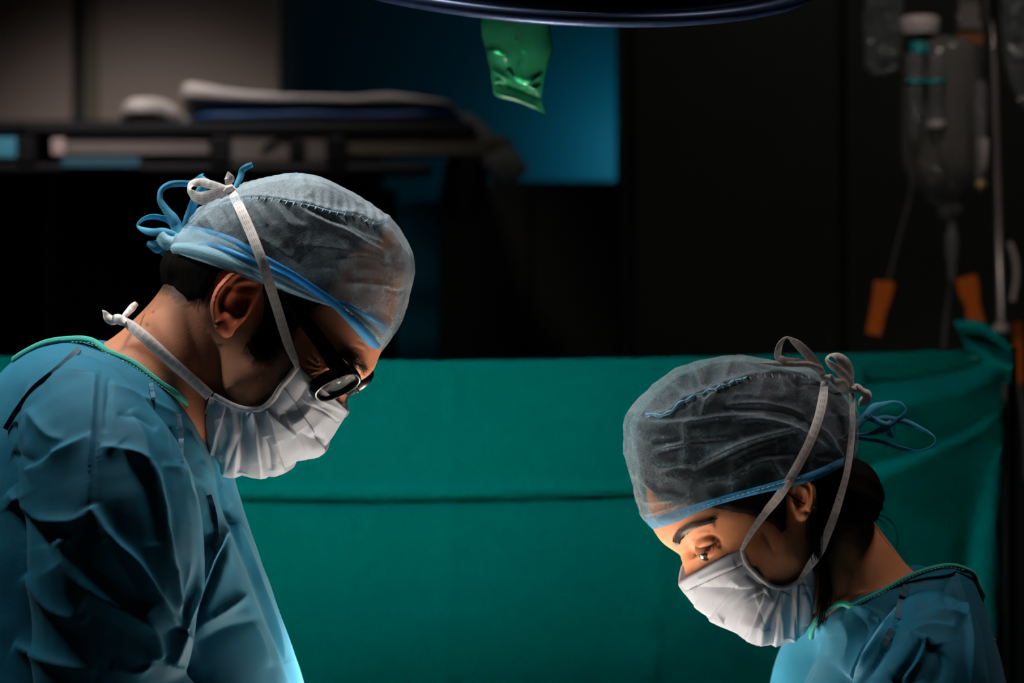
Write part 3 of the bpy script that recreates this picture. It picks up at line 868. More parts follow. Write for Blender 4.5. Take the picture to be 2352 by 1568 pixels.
# limbs and trunk under the gown, joined to the same body mesh
def limbs(fr, trunk, arms, legs_u, wleg, hip_py, back):
    t = section_loft(fr, trunk, 20, 20, 2.2)
    L = [t]
    for sgn in (1, -1):
        pts = fr.fit([a[0] for a in arms], [a[1] for a in arms], [a[2] for a in arms]); pts[:, 1] *= sgn
        if sgn < 0: pts[:, 0] += back * np.interp(np.linspace(0, 1, len(pts)), [0, 0.15, 0.6, 1], [0.6, 1, 1, 0.3])
        L.append(tube(fr.world(pts), [a[3] * SC * (1 if sgn > 0 else 0.8) for a in arms], 12))
        g = np.array([[legs_u, sgn * wleg, CAM_Z - (hip_py - 784) * SC], [legs_u, sgn * wleg, 0.5], [legs_u - 0.02 * np.sign(fr.s), sgn * wleg, 0.06]])
        L.append(tube(fr.world(g), [0.08, 0.058, 0.04], 12))
    return join(L)
man_arms = [(195,990,300,100),(245,1130,380,100),(268,1290,415,98),(262,1440,430,95),(262,1590,430,90),(400,1715,400,80),(620,1790,310,70),(800,1832,230,60)]
Vl, Fl = limbs(fm, [(430,1120,80,900,240),(520,1300,-40,1150,290),(560,1600,-80,1550,280),(480,2000,-80,2000,270),(440,2300,-60,2300,250)], man_arms, -0.16, 0.10, 2200, -0.05)
nb = len(Vb)
def skin_body(name, Vb, Fb, tint, Vl, Fl, base, parent):
    V = np.vstack([Vb, Vl]); F = [tuple(f) for f in Fb.tolist()] + [tuple(i + len(Vb) for i in f) for f in Fl]
    return mesh_obj(name, V, F, M['skin'], parent, col=np.vstack([tint, np.repeat([base], len(Vl), 0)]))
body = skin_body('body', Vb, Fb, tint, Vl, Fl, (0.46, 0.205, 0.115), man)
body['label'] = 'tanned face, ear and neck of the left surgeon'

# hair under the cap, at the nape and as a sideburn
qx, qy = project(Vh)
sd = poly_sd(qx, qy, hair_poly)
Fh_arr = [f for f in Fh if len(f) == 4]
Nh = vnormals(Vh, np.array(Fh_arr))
if (Nh * (Vh - Vh.mean(0))).sum(1).mean() < 0: Nh = -Nh
off = (-6 + 12 * sstep(sd, -16, 18) + 2.0 * vnoise(Vh * [1, 1, 0.6], 160, 9) * sstep(sd, -5, 8)) * SC
Vhair = Vh + Nh * off[:, None]
keep = np.array([f for f in Fh_arr if max(sd[list(f)]) > -20])
hair = mesh_obj('hair', Vhair, keep, M['hair'], man)
hair['label'] = 'short dark hair showing below the cap and as a sideburn'
cv = []
for _ in range(240):
    x, y = random.uniform(566, 680), random.uniform(715, 815)
    if poly_sd(np.array([x]), np.array([y]), hair_poly)[0] < -6: continue
    L = random.uniform(18, 42); a = math.radians(random.uniform(100, 130)); 
    xs = x + np.linspace(0, 1, 4) * L * math.cos(a); ys = y + np.linspace(0, 1, 4) * L * math.sin(a)
    w0 = man_w(np.array(xs), np.array(ys)) + 7 + np.array([0, 3, 4, 3]) * random.uniform(0.3, 1.2)
    cv.append(fm.P(xs, ys, w0))
for _ in range(150):
    x = random.uniform(372, 500); y = random.uniform(640, 690); L = random.uniform(14, 30)
    a = math.radians(random.uniform(85, 130))
    xs = x + np.linspace(0, 1, 4) * L * math.cos(a); ys = y + np.linspace(0, 1, 4) * L * math.sin(a)
    ww = man_w(xs, ys)
    if ww.min() < 30: continue
    cv.append(fm.P(xs, ys, ww + 4))
V_, F_ = strands(cv, 0.00022); mesh_obj('hair_strands', V_, F_, M['hair_strand'], hair)['kind'] = 'stuff'
cv = []
for _ in range(520):
    t = random.random(); x = 780 + 56 * t + random.gauss(0, 4); y = 808 + 34 * t * t + 6 * t + random.gauss(0, 5.5)
    a = math.radians(random.uniform(15, 60)); L = random.uniform(8, 15)
    xs = x + np.linspace(0, 1, 3) * L * math.cos(a); ys = y + np.linspace(0, 1, 3) * L * math.sin(a)
    cv.append(fm.P(xs, ys, man_w(xs, ys) + np.array([8, 12, 13])))
V_, F_ = strands(cv, 0.00018); mesh_obj('eyebrow', V_, F_, M['hair_strand'], man)
eye_parts(fm, fm.P(768, 856, 101), 28 * SC, fm.n * 0.5 + np.array([0.6, 0, -0.75]), man)

# cap
G, R, T, (cpx, cpy, cw) = cap_loft(fm, man_rim, man_cap_top)
ns, nq = G.shape[:2]; F = grid_faces(ns, nq); V = G.reshape(-1, 3); Nn = vnormals(V, F)
if (Nn * (V - V.mean(0))).sum(1).mean() < 0: Nn = -Nn
man_cap_surf = Surf(cpx, cpy, cw)
man_seam = [(438,512),(455,494),(472,481),(506,470),(554,459),(584,456),(625,458),(676,466),(710,472),(751,484),(785,491),(819,496),(846,510),(867,515),(890,508)]
cap_ridges = [(man_seam, 5, 7, 12, 0.2),
    ([(545,475),(560,505),(572,530)], 3, 5, 7), ([(580,462),(600,490),(615,520)], 3.5, 5, 6), ([(605,462),(622,488),(634,512)], -3, 5, 6), ([(628,464),(650,495),(668,520)], 3.5, 5, 7), ([(655,468),(680,496),(700,515)], -3, 5, 7),
    ([(672,470),(720,500),(790,530),(850,565),(880,580)], 5, 6, 14), ([(700,475),(760,505),(820,530),(860,555)], -4, 8, 8), ([(760,490),(800,520),(850,548),(885,560)], 4, 5, 10),
    ([(690,402),(700,430),(712,455)], 3, 6, 10), ([(650,408),(658,430),(664,450)], -3, 6, 6), ([(720,410),(750,440),(780,470)], 4, 6, 14), ([(760,425),(800,455),(850,490)], -4, 10, 8),
    ([(660,440),(700,430),(760,442),(830,470)], 3, 6, 10), ([(500,470),(520,500),(530,530)], -3, 5, 7), ([(470,490),(490,520),(500,540)], 3, 5, 7), ([(450,510),(470,530),(490,548)], -3, 5, 6),
    ([(880,520),(905,560),(915,600)], 5, 6, 10), ([(860,520),(885,570),(880,610)], -4, 10, 8), ([(770,600),(830,590),(900,610)], 2.5, 8, 14), ([(790,650),(850,650),(920,665)], 3, 6, 10), ([(880,660),(910,670),(925,668)], -4, 5, 5),
    ([(700,560),(740,570),(800,575)], 2, 10, 14), ([(560,530),(620,560),(690,610)], 2.5, 10, 16), ([(840,480),(880,520),(930,600)], 3.5, 8, 10)]
qx, qy = project(V); side_ = fm.side(V)
rf = ridge_field(qx, qy, cap_ridges, 1.3)
crz = (1 - np.abs(vnoise(V, 26, 61)))**8 + 0.7 * (1 - np.abs(vnoise(V, 52, 62)))**8
d = 1.5 * rf * sstep(Nn @ fm.n, -0.1, 0.35) + 1.6 * crz + 2.4 * vnoise(V, 40, 2) + 1.3 * vnoise(V, 110, 3) + 3.0
seam_y = np.interp(qx, [p[0] for p in man_seam], [p[1] for p in man_seam])
crown = sstep(seam_y - qy, -3, 6)
d = d + crown * 3.5 * np.abs(np.sin(qx * 0.16 + 2 * vnoise(V, 30, 8))) * np.exp(-((seam_y - qy) / 40)**2)
V = V + Nn * (d * SC)[:, None]
layers = 1.0 + 1.5 * crown + 0.16 * np.clip(rf, -2, 6) + 0.3 * vnoise(V, 45, 12) + 0.45 * crz + 1.2 * sstep(qx, 860, 935) * sstep(760 - qy, 0, 120) * 0.6
cap = mesh_obj('surgical_cap', V, F, M['cap'], man, attrs={'layers': np.clip(layers, 0.45, 4)})
cap['label'] = 'sheer grey-blue nonwoven cap through which dark hair and forehead show'
stitches(fm, man_seam, man_cap_surf, 17, 13, 1.3, cap, lift=11)
# piping along the seam
ss = spline(man_seam, 70)
mesh_obj('seam_piping', *tube(fm.P(ss[:, 0], ss[:, 1], [man_cap_surf(a, b, 8) for a, b in ss]), 2.8 * SC, 6), M['piping'], cap)

# folded band along the rim
lo = np.array([(384,571,20),(400,578,84),(430,590,146),(472,604,186),(520,621,206),(591,648,214),(642,665,210),(710,689,196),(760,704,180),(788,716,166),(815,744,146),(836,768,122),(858,792,62),(872,806,2)], float)
hi = np.array([(420,524,20),(440,526,70),(489,532,140),(540,549,186),(574,565,200),(608,586,208),(676,624,204),(727,657,194),(771,688,178),(800,699,165),(846,719,126),(880,738,72),(896,752,38),(903,760,4)], float)
def band(lo, hi, k, bulge, name, mat, parent, wob=3.0):
    n = 120
    tl = np.linspace(0, 1, n)
    A = spline(lo, n); B = spline(hi, n); q = np.linspace(0, 1, k)
    C = A[:, None] + (B - A)[:, None] * q[None, :, None]
    C[..., 2] += bulge * np.sin(math.pi * q)[None] + 4 + wob * np.sin(q[None] * 15 + tl[:, None] * 9) * np.sin(math.pi * q)[None]
    near, far = fm.both(C[..., 0], C[..., 1], C[..., 2])
    V = np.concatenate([near.reshape(-1, 3), far.reshape(-1, 3)])
    f = grid_faces(n, k); F = np.concatenate([f, f[:, ::-1] + n * k])
    return mesh_obj(name, V, F, mat, parent)
b0 = band(lo, hi, 26, 9, 'folded_band', M['cap_fold'], cap)
b0['label'] = 'twisted pale blue band of folded cap cloth'
tape(fm, 'band_fold', [(430,524,40,14,10),(489,537,150,18,20),(540,556,198,18,10),(608,594,226,15,0),(676,634,224,16,-10),(727,668,212,18,0),(776,702,190,20,20),(812,738,168,22,10),(845,776,118,22,0),(868,800,40,20,0)], M['cap_band'], cap, n=90, fold=0.25)
tape(fm, 'band_fold', [(440,560,110,16,10),(500,570,192,18,0),(560,590,220,12,20),(620,618,224,12,0),(690,650,214,10,0),(750,684,196,10,0),(800,702,172,12,0),(850,728,130,16,0),(893,757,40,16,0)], M['cap_band'], cap, n=90, fold=0.3)
tape(fm, 'band_fold', [(395,568,92,24,10),(440,574,162,34,0),(500,594,206,34,-10),(560,616,222,26,0),(610,640,218,16,0),(650,660,212,10,0)], M['cap_fold'], cap, n=80, fold=0.35)
stitches(fm, [(788,705),(830,740),(860,772),(885,775)], lambda x, y, l: man_cap_surf(x, y, 0) + 22, 12, 9, 0.9, cap, slant=0.95)

# cap ties at the back of the head
bt = M['blue_tie']
tape(fm, 'cap_tie', [(414,540,20,24,10),(400,505,20,24,0),(381,482,14,19,10),(367,456,8,14,10),(370,436,4,12,20),(388,424,0,14,10),(412,421,-8,15,0),(440,421,-14,15,0),(458,412,-12,18,0),(466,407,-6,22,40)], bt, cap, n=80, fold=0.2)
tape(fm, 'cap_tie', [(466,405,-4,22,60),(472,418,6,24,10),(462,436,12,22,0),(448,462,16,20,15),(438,486,16,21,0),(428,512,18,18,0),(420,538,20,14,0)], bt, cap, n=60, fold=0.2)
tape(fm, 'cap_tie', [(412,534,26,26,0),(392,510,16,22,30),(372,502,6,18,50),(346,499,-4,14,40),(324,508,-8,12,60),(318,516,-2,10,60),(330,527,10,14,20),(352,533,22,18,10),(378,530,30,16,30),(404,540,34,14,0)], bt, cap, n=80, fold=0.15)
tape(fm, 'cap_tie', [(400,556,20,30,0),(376,566,14,34,20),(352,566,8,28,10),(338,562,4,14,40)], bt, cap, n=40, fold=0.4)
tape(fm, 'cap_tie', [(398,566,24,24,0),(382,576,10,28,10),(370,584,4,16,0)], bt, cap, n=30, fold=0.4)
tape(fm, 'cap_tie', [(372,536,34,30,20),(384,552,44,40,0),(398,560,52,36,-20),(420,552,66,36,0),(446,548,98,30,0)], M['cap_fold'], cap, n=50, fold=0.5)
tape(fm, 'cap_tie', [(538,436,62,10,0),(545,420,54,13,20),(553,404,46,15,10),(558,390,40,14,-20),(568,382,36,13,10),(580,378,34,12,0)], bt, cap, n=40, fold=0.2)
tape(fm, 'cap_tie', [(664,407,-8,10,0),(676,401,-8,10,10),(684,398,-10,6,30)], bt, cap, n=20)

# mask
man_edge = [(685,840,186),(668,862,184),(646,888,176),(626,918,166),(608,934,160),(585,940,152),(560,939,146),(530,929,142),(505,916,140),(490,908,138)]
man_mid = [(796,938),(784,958),(766,992),(748,1022),(728,1042),(700,1051),(668,1064),(648,1079),(628,1091),(590,1093),(550,1091),(516,1088),(508,1070),(496,1050),(478,1015),(464,988)]
mr = [([(708,880),(690,920),(655,950)], -8, 14, 18), ([(720,915),(700,950),(668,975)], 6, 12, 14), ([(705,925),(690,945),(640,955)], -10, 10, 12), ([(740,935),(730,965),(700,1000)], 5, 20, 12), ([(755,960),(735,1000),(690,1005)], -6, 14, 14),
      ([(690,985),(715,1010),(750,1010)], -9, 12, 12), ([(660,975),(690,1015),(702,1052)], 4, 5, 16), ([(580,944),(610,998),(643,1056)], 5, 4, 14, 0.2), ([(611,938),(640,965),(680,995)], 6, 4, 14), ([(541,944),(549,998),(551,1085)], -11, 12, 5, 0.2),
      ([(549,1000),(535,1040),(520,1080)], -6, 8, 10), ([(612,1000),(618,1035),(624,1075)], -9, 12, 5), ([(640,1060),(650,1040),(640,1015)], -6, 10, 10), ([(490,930),(500,980),(510,1060)], 4, 14, 14), ([(510,960),(520,1000),(505,1040)], -4, 10, 10),
      ([(560,960),(585,1000),(600,1060)], 3, 20, 20), ([(790,945),(760,930),(720,912)], 3, 5, 8), ([(774,968),(742,945),(708,928)], -3, 3, 3, 0.1), ([(690,850),(700,880),(712,908)], 3, 6, 8)]
Gm, E, Mi = mask_loft(fm, man_edge, man_mid, [0.22, 0.45, 0.57, 0.70, 0.86], mr, amp=9)
na, n2 = Gm.shape[:2]
mask = mesh_obj('face_mask', Gm.reshape(-1, 3), grid_faces(na, n2), M['mask'], man)
mask['label'] = 'white pleated surgical mask over nose and chin'
sol = mask.modifiers.new('thickness', 'SOLIDIFY'); sol.thickness = 0.0008
ed = [(x, y, w + 7, 13, 10) for x, y, w in man_edge]
tape(fm, 'side_binding', ed, M['tape'], mask, n=70, fold=0.2)
tape(fm, 'hem', [(488,912,146,12,0),(478,945,120,13,0),(470,975,70,12,10),(466,990,40,10,10)], M['tape'], mask, n=30)
# nose hem with its dark stitching
tn = spline([(698,872,182),(716,905,150),(742,922,110),(768,935,66),(790,948,20)], 40)
stitches(fm, [(700,895),(716,920),(745,940),(770,955),(784,962)], lambda x, y, l: float(np.interp(x, [700, 716, 745, 770, 784], [176, 152, 112, 62, 24])) + 10, 9, 6, 0.7, mask, slant=0.95)
def on_cap(x, y, lift): return man_cap_surf(x, y, lift)
up = [(684,846,196,9,10),(676,824,198,16,0),(664,795,200,20,0),(650,752,206,22,0),(636,706,216,22,0)]
up += [(618,650,232,23,0),(604,605,236,23,0),(588,563,226,23,0)] + [(x, y, on_cap(x, y, 18), 23, 0) for x, y in ((572,524),(556,488))] + [(541,458, on_cap(541,458, 14), 22, 0), (529,438, on_cap(536,446, 12), 20, 10)]
tape(fm, 'strap', up, M['tape'], mask, n=110, fold=0.12)
lw = [(482,910,150,24,10),(455,884,152,24,0),(423,856,156,25,0),(390,827,160,26,0),(359,798,160,26,0),(325,768,154,26,0),(300,748,140,24,10),(280,734,120,16,30)]
tape(fm, 'strap', lw, M['tape'], mask, n=80, fold=0.12)
# bows and loose ends
kz = on_cap(536, 446, 14)
tape(fm, 'strap', [(526,434,kz,12,0),(508,442,kz,24,0),(486,452,kz - 4,32,0),(462,455,kz - 10,30,0),(443,448,kz - 18,22,20),(434,438,kz - 26,16,60),(440,422,kz - 34,18,40),(458,418,kz - 36,20,20),(484,424,kz - 26,20,0),(510,430,kz - 10,14,0),(524,434,kz,10,0)], M['tape'], mask, n=90, fold=0.1)
tape(fm, 'strap', [(527,434,kz + 2,10,0),(525,420,kz + 2,16,0),(527,410,kz,23,0),(525,400,kz - 2,12,10),(524,394,kz - 3,2,10)], M['tape'], mask, n=40, fold=0.15)
mesh_obj('knot', *tube(fm.P([517,524,532,540], [440,434,432,436], [kz, kz + 5, kz + 5, kz]), np.array([5, 9, 9, 4]) * SC, 10), M['tape'], mask)
mesh_obj('knot', *tube(fm.P([288,280,270,262], [742,736,732,728], [128, 128, 122, 118]), np.array([8, 12, 12, 7]) * SC, 10), M['tape'], mask)
tape(fm, 'strap', [(274,734,120,14,0),(256,736,114,22,20),(245,726,110,18,0),(238,716,108,8,30),(235,712,106,2,30)], M['tape'], mask, n=40, fold=0.3)
tape(fm, 'strap', [(284,728,100,12,0),(296,714,80,16,20),(308,702,60,16,0),(314,696,50,12,0)], M['tape'], mask, n=30, fold=0.2)

# glasses
gl = bpy.data.objects.new('eyeglasses', None); COL.objects.link(gl); gl.parent = man; gl['label'] = 'thick black-rimmed glasses low on the nose'
arm_pts = spline([(632,640,182,),(665,682,186),(700,735,188),(740,790,190),(772,836,190),(790,856,184)], 24)
def flat_bar(path_px, hpx, tpx, fr, sgn=1):
    P = fr.fit(path_px[:, 0], path_px[:, 1], path_px[:, 2]); P[:, 1] *= sgn; P = fr.world(P)
    t = np.gradient(P, axis=0); t /= np.linalg.norm(t, axis=1, keepdims=True)
    nrm = np.repeat(fr.n[None], len(P), 0); nrm -= t * (nrm * t).sum(1)[:, None]; nrm /= np.linalg.norm(nrm, axis=1, keepdims=True)
    b = np.cross(t, nrm)
    h = np.asarray(hpx) * SC / 2; tk = tpx * SC / 2
    rs = [P + b * (h * a)[:, None] + nrm * tk * c for a, c in ((-1, -0.6), (-0.8, -1), (0.8, -1), (1, -0.6), (1, 0.6), (0.8, 1), (-0.8, 1), (-1, 0.6))]
    return closed_tube(np.stack(rs, 1))
for sgn in (1, -1):
    mesh_obj('temple', *flat_bar(arm_pts, np.interp(np.linspace(0, 1, 24), [0, 0.5, 1], [26, 32, 38]), 10, fm, sgn), M['black_plastic'], gl)
def lens_curve(n=64):
    """rim of the near lens in the glasses' own plane: long axis follows the face downward, short axis runs sideways and wraps back"""
    a = np.linspace(0, 2 * math.pi, n, endpoint=False)
    ca, sa = np.cos(a), np.sin(a)
    ca = np.sign(ca) * np.abs(ca)**0.8; sa = np.sign(sa) * np.abs(sa)**0.8
    c = fm.P(769, 880, 136) 
    du = (fm.P(817, 856, 104) - fm.P(721, 904, 168)) / 2
    ds = (fm.P(757, 864, 182) - fm.P(781, 896, 90)) / 2
    return c, du, ds, a, ca, sa
c_, du, ds, a_, ca, sa = lens_curve()
rim = c_ + du * ca[:, None] + ds * sa[:, None]
nrm = np.cross(du, ds); nrm /= np.linalg.norm(nrm)
def mirror(P, fr):
    d = (P - np.array([fr.X0, fr.Y0, 0])) @ fr.n
    return P - 2 * d[:, None] * fr.n
def ring_tube(P, r, m=10, squash=1.0):
    n = len(P); t = np.roll(P, -1, 0) - np.roll(P, 1, 0); t /= np.linalg.norm(t, axis=1, keepdims=True)
    o = P - P.mean(0); o -= t * (o * t).sum(1)[:, None]; o /= np.linalg.norm(o, axis=1, keepdims=True)
    b = np.cross(t, o); an = np.linspace(0, 2 * math.pi, m, endpoint=False)
    R = P[:, None] + r * (np.cos(an)[None, :, None] * o[:, None] + squash * np.sin(an)[None, :, None] * b[:, None])
    return R.reshape(-1, 3), grid_faces(n, m, True, True)
def lens_mat():
    m, nt, b, out = new_mat('clear_lens')
    b.inputs['Base Color'].default_value = (0.55, 0.56, 0.56, 1); b.inputs['Roughness'].default_value = 0.04; b.inputs['Metallic'].default_value = 0.9
    tp = N(nt, 'ShaderNodeBsdfTransparent'); mx = N(nt, 'ShaderNodeMixShader'); mx.inputs[0].default_value = 0.14
    nt.links.new(tp.outputs[0], mx.inputs[1]); nt.links.new(b.outputs[0], mx.inputs[2]); nt.links.new(mx.outputs[0], out.inputs['Surface'])
    return m
M['lens'] = lens_mat()
for P in (rim, mirror(rim, fm)):
    mesh_obj('rim', *ring_tube(P, 6.5 * SC, 12, 2.3), M['black_plastic'], gl)
    cc = P.mean(0); k = np.linspace(1.0, 0.03, 9)
    nn_ = np.cross(P[16] - cc, P[0] - cc); nn_ /= np.linalg.norm(nn_)
    dome = (0.003 * (1 - k**2))
    L = cc + (P - cc)[None] * k[:, None, None] + nn_ * dome[:, None, None]
    V2 = np.concatenate([L, (L - nn_ * 0.0016)[::-1]], axis=0)
    mesh_obj('lens', *closed_tube(V2), M['lens'], gl)
br = spline([(795,900,82),(802,890,40),(806,886,0)], 10)
nb_, fb_ = fm.both(br[:, 0], br[:, 1], br[:, 2])
mesh_obj('bridge', *tube(np.vstack([nb_, fb_[::-1][1:]]), 6 * SC, 8), M['black_plastic'], gl)

# gown
man_secs = [(456,968,160,788,168,42),(466,1000,110,792,228,40),(488,1065,40,820,292,34),(502,1150,-30,895,330,20),(540,1255,-90,1030,340,0),(586,1362,-140,1200,338,0),(620,1450,-160,1350,332,0),(666,1568,-180,1540,325,0),(690,1700,-190,1700,320,0),(640,1850,-190,1850,315,0)]
man_sleeve = [(165,905,215,105),(195,990,320,150),(245,1130,385,185),(268,1290,415,188),(262,1440,430,172),(262,1590,430,158),(400,1715,400,132),(620,1790,310,105),(760,1825,250,92)]
def sleeves(fr, rows, back, mirror_too=True):
    rows = spline(rows, 40)
    out = []
    for sgn in ((1, -1) if mirror_too else (1,)):
        p = fr.fit(rows[:, 0], rows[:, 1], rows[:, 2]); p[:, 1] *= sgn
        if sgn < 0: p[:, 0] += back * np.interp(np.linspace(0, 1, len(p)), [0, 0.15, 0.6, 1], [0, 1, 1, 0.3])     # far arm drawn back
        out.append(tube(fr.world(p), rows[:, 3] * SC * (1 if sgn > 0 else 0.85), 28))
    return out
parts = [section_loft(fm, man_secs, 60, 60, 2.2)] + sleeves(fm, man_sleeve, -0.05)
gr = [
    ([(219,861),(214,930),(211,999),(208,1090),(209,1194)], 7, 5, 30, 0.3), ([(253,867),(247,930),(243,993)], -4, 4, 6), ([(211,1004),(150,1030),(53,1083)], 9, 26, 8),
    ([(227,1028),(296,1036),(343,1067),(370,1147),(391,1242),(401,1321),(412,1442)], 12, 10, 30, 0.3), ([(270,1020),(330,1090),(352,1170),(360,1250)], -9, 16, 22),
    ([(137,1237),(158,1295),(211,1353),(296,1406),(349,1448),(370,1511)], 18, 9, 34, 0.25), ([(160,1240),(200,1300),(280,1350),(340,1400)], -14, 20, 26, 0.4), ([(190,1390),(260,1440),(330,1490),(345,1530)], -12, 22, 26, 0.4),
    ([(211,1163),(254,1231),(317,1295),(359,1363),(401,1437)], 14, 9, 26, 0.3), ([(240,1240),(290,1310),(340,1390)], -10, 16, 20),
    ([(528,1200),(508,1240),(486,1279),(470,1320),(454,1363),(423,1421),(405,1470),(391,1527)], 17, 34, 7, 0.2), ([(520,1230),(500,1290),(470,1370),(430,1460)], -14, 8, 36, 0.3),
    ([(528,1200),(570,1284),(602,1363),(634,1443),(650,1520)], 9, 18, 10, 0.3), ([(454,1437),(510,1405),(570,1363)], 7, 10, 18), ([(440,1480),(520,1440),(600,1420)], -5, 14, 20), ([(560,1400),(590,1450),(620,1530)], 4, 10, 14),
    ([(372,1070),(420,1078),(470,1114)], 3.5, 9, 7), ([(433,994),(475,1067),(528,1163)], 6, 8, 10, 0.3), ([(445,985),(490,1060),(545,1160)], -4, 8, 6), ([(460,1060),(490,1110),(530,1190)], 4, 8, 10),
    ([(254,1532),(317,1543),(370,1500)], 8, 14, 10), ([(18,1131),(79,1189),(150,1200),(206,1190)], 10, 20, 14), ([(40,1150),(90,1230),(130,1300)], -12, 24, 30), ([(60,1320),(120,1400),(200,1430)], 8, 18, 16), ([(30,1480),(120,1520),(220,1540)], 8, 14, 18),
    ([(100,870),(160,850),(230,860)], 4, 10, 12), ([(60,940),(110,1000),(150,1010)], 6, 14, 12), ([(30,1040),(80,1060),(120,1040)], -6, 12, 14), ([(250,880),(300,900),(350,925),(405,950)], 5, 8, 10), ([(270,950),(320,960),(360,985)], -4, 10, 8),
    ([(300,940),(330,1000),(345,1060)], 5, 12, 14), ([(390,980),(400,1020),(408,1060)], -4, 6, 6), ([(430,1080),(440,1130),(470,1180)], 4, 8, 8), ([(440,1290),(430,1330),(400,1400)], 5, 8, 12), ([(375,1170),(395,1240),(400,1310)], -6, 8, 8)]
Vg, Fg = gown_mesh(fm, parts, 0.0019, gr, smooth=16)
skirt = section_loft(fm, [(640,1830,-190,1830,318),(560,2100,-190,2100,330),(520,2600,-200,2600,345),(520,3400,-220,3400,360),(520,4050,-230,4050,370)], 30, 40, 2.2)
V = np.vstack([Vg, skirt[0]]); F = Fg.tolist() + [tuple(i + len(Vg) for i in f) for f in skirt[1]]
gown = mesh_obj('surgical_gown', V, F, M['gown'], man)
gown['label'] = 'creased teal-blue surgical gown with green neck binding'
qx, qy = project(Vg); sw = fm.side(Vg); ok = sw > 0
from_g = np.argsort(qx)
class NearSurf:
    """outermost near-side offset of a meshed surface at a pixel"""
    def __init__(self, V, fr):
        qx, qy = project(V); w = fr.side(V); m = w > 0
        self.q = np.stack([qx[m], qy[m]], -1); self.w = w[m]
    def __call__(self, x, y, lift=0.0, r=9):
        m = (np.abs(self.q[:, 0] - x) < r) & (np.abs(self.q[:, 1] - y) < r)
        if not m.any():
            k = ((self.q - (x, y))**2).sum(1).argmin(); return float(self.w[k]) + lift
        ww = np.sort(self.w[m]); return float(ww[int(len(ww) * 0.75)]) + lift
gs = NearSurf(Vg, fm)
def collar(fr, rows, width, parent, mat, surf_lift=0):
    V, F, uv = None, None, None
    return tape(fr, 'neck_binding', [(x, y, w, width, t) for x, y, w, t in rows], mat, parent, n=120, fold=0.5, thick=0.0016)
neckline = [(30,826),(55,809),(106,785),(158,777),(211,781),(243,803),(306,832),(359,872),(412,909),(449,951),(458,978)]
nw = [20,50,95,130,155,164,172,170,150,100,30]
nw = [max(w, min(gs(x, y + 6), w + 40)) for (x, y), w in zip(neckline, nw)]
collar(fm, [(x, y + 4, w + 8, -20) for (x, y), w in zip(neckline, nw)], 15, gown, M['gown_trim'])
nl = spline([(x, y + 9) for x, y in neckline], 200)
stitches(fm, [(x, y + 8) for x, y in neckline[3:]], lambda x, y, l: float(np.interp(x, [p[0] for p in neckline], nw)) + 15, 9, 6, 0.8, gown, name='stitching', slant=0.95, mat='thread_green')
def seam(fr, line, width, lift=5):
    s = spline(line, 12)
    return tape(fr, 'seam', [(x, y, gs(x, y, lift), width, 0) for x, y in s], M['gown_seam'], gown, n=50, thick=0.0005)
seam(fm, [(182,800),(150,830),(118,858),(79,890),(40,940),(12,985)], 12)
seam(fm, [(346,880),(350,898),(352,916)], 10)
seam(fm, [(410,951),(414,985),(416,1020),(415,1058)], 11)
seam(fm, [(480,1136),(490,1170),(496,1210),(496,1254)], 11)
for sgn in (1, -1):
    p = fm.fit(np.array([760, 830]), np.array([1815, 1840]), np.array([250, 190])); p[:, 1] *= sgn; p = fm.world(p)
    mesh_obj('glove', *glove(fm, p[1], p[1] - p[0] + np.array([0, 0, -0.002]), (0, 0, 1)), M['glove'], man)
    f0 = fm.world(np.array([-0.12, sgn * 0.10, 0.0])); mesh_obj('shoe', *shoe(f0[0], f0[1], -5), M['shoe'], man)
settle(man)
# ---------------------------------------------------------------- the surgeon on the right
fw = Frame(1700, 2.08, math.radians(9))
woman = thing('person', 'surgeon on the right with gathered dark hair, eyes lowered, in blue gown, cap and mask', 'person', (0.40, 2.15, 0.0), 'the two surgeons')

w_top = [(1504,1213),(1494,1195),(1487,1183),(1478,1139),(1467,1097),(1458,1048),(1453,995),(1455,960),(1465,942),(1485,917),(1519,885),(1554,859),(1589,843),(1628,829),(1667,822),(1716,822),(1772,832),
         (1838,845),(1884,859),(1909,878),(1940,897),(1958,915),(1966,960),(1966,1013),(1962,1050)]
w_rim = [(1504,1213,0),(1520,1207,55),(1558,1195,104),(1628,1164,152),(1698,1143,178),(1751,1130,192),(1796,1120,196),(1870,1101,186),(1926,1073,140),(1950,1058,80),(1962,1050,0)]
w_head_out = [(1501,1207),(1511,1229),(1523,1247),(1542,1260),(1556,1271),(1566,1285),(1571,1296),(1575,1315),(1580,1338),(1600,1352),(1610,1366),(1622,1384),(1640,1392),(1654,1410),(1690,1428),(1730,1440),(1762,1432),
              (1795,1408),(1835,1370),(1875,1310),(1905,1245),(1930,1180),(1950,1110),(1955,1050),(1954,1000),(1948,950),(1930,912),(1890,882),(1835,862),(1772,848),(1716,838),(1667,839),(1628,847),(1592,860),(1560,876),
              (1528,902),(1500,934),(1480,962),(1474,1000),(1477,1050),(1484,1097),(1492,1145),(1498,1180)]
w_marks = [(1780,1000,180),(1860,1010,162),(1700,1080,176),(1610,1050,140),(1540,1060,92),(1900,1090,135),(1690,1185,160),(1640,1200,140),(1590,1205,112),(1545,1212,72),(1655,1255,124),(1628,1258,108),(1600,1270,70),(1583,1262,42),
           (1590,1305,32),(1600,1335,30),(1680,1290,140),(1640,1300,100),(1720,1265,156),(1780,1320,148),(1840,1290,142),(1760,1385,102),(1705,1418,42),(1660,1365,76),(1850,1160,156),(1780,1200,164),(1760,1260,160),(1900,1190,120)]
Vh, Fh, wom_w = head_shell(fw, w_head_out, (1715, 1120), w_marks)
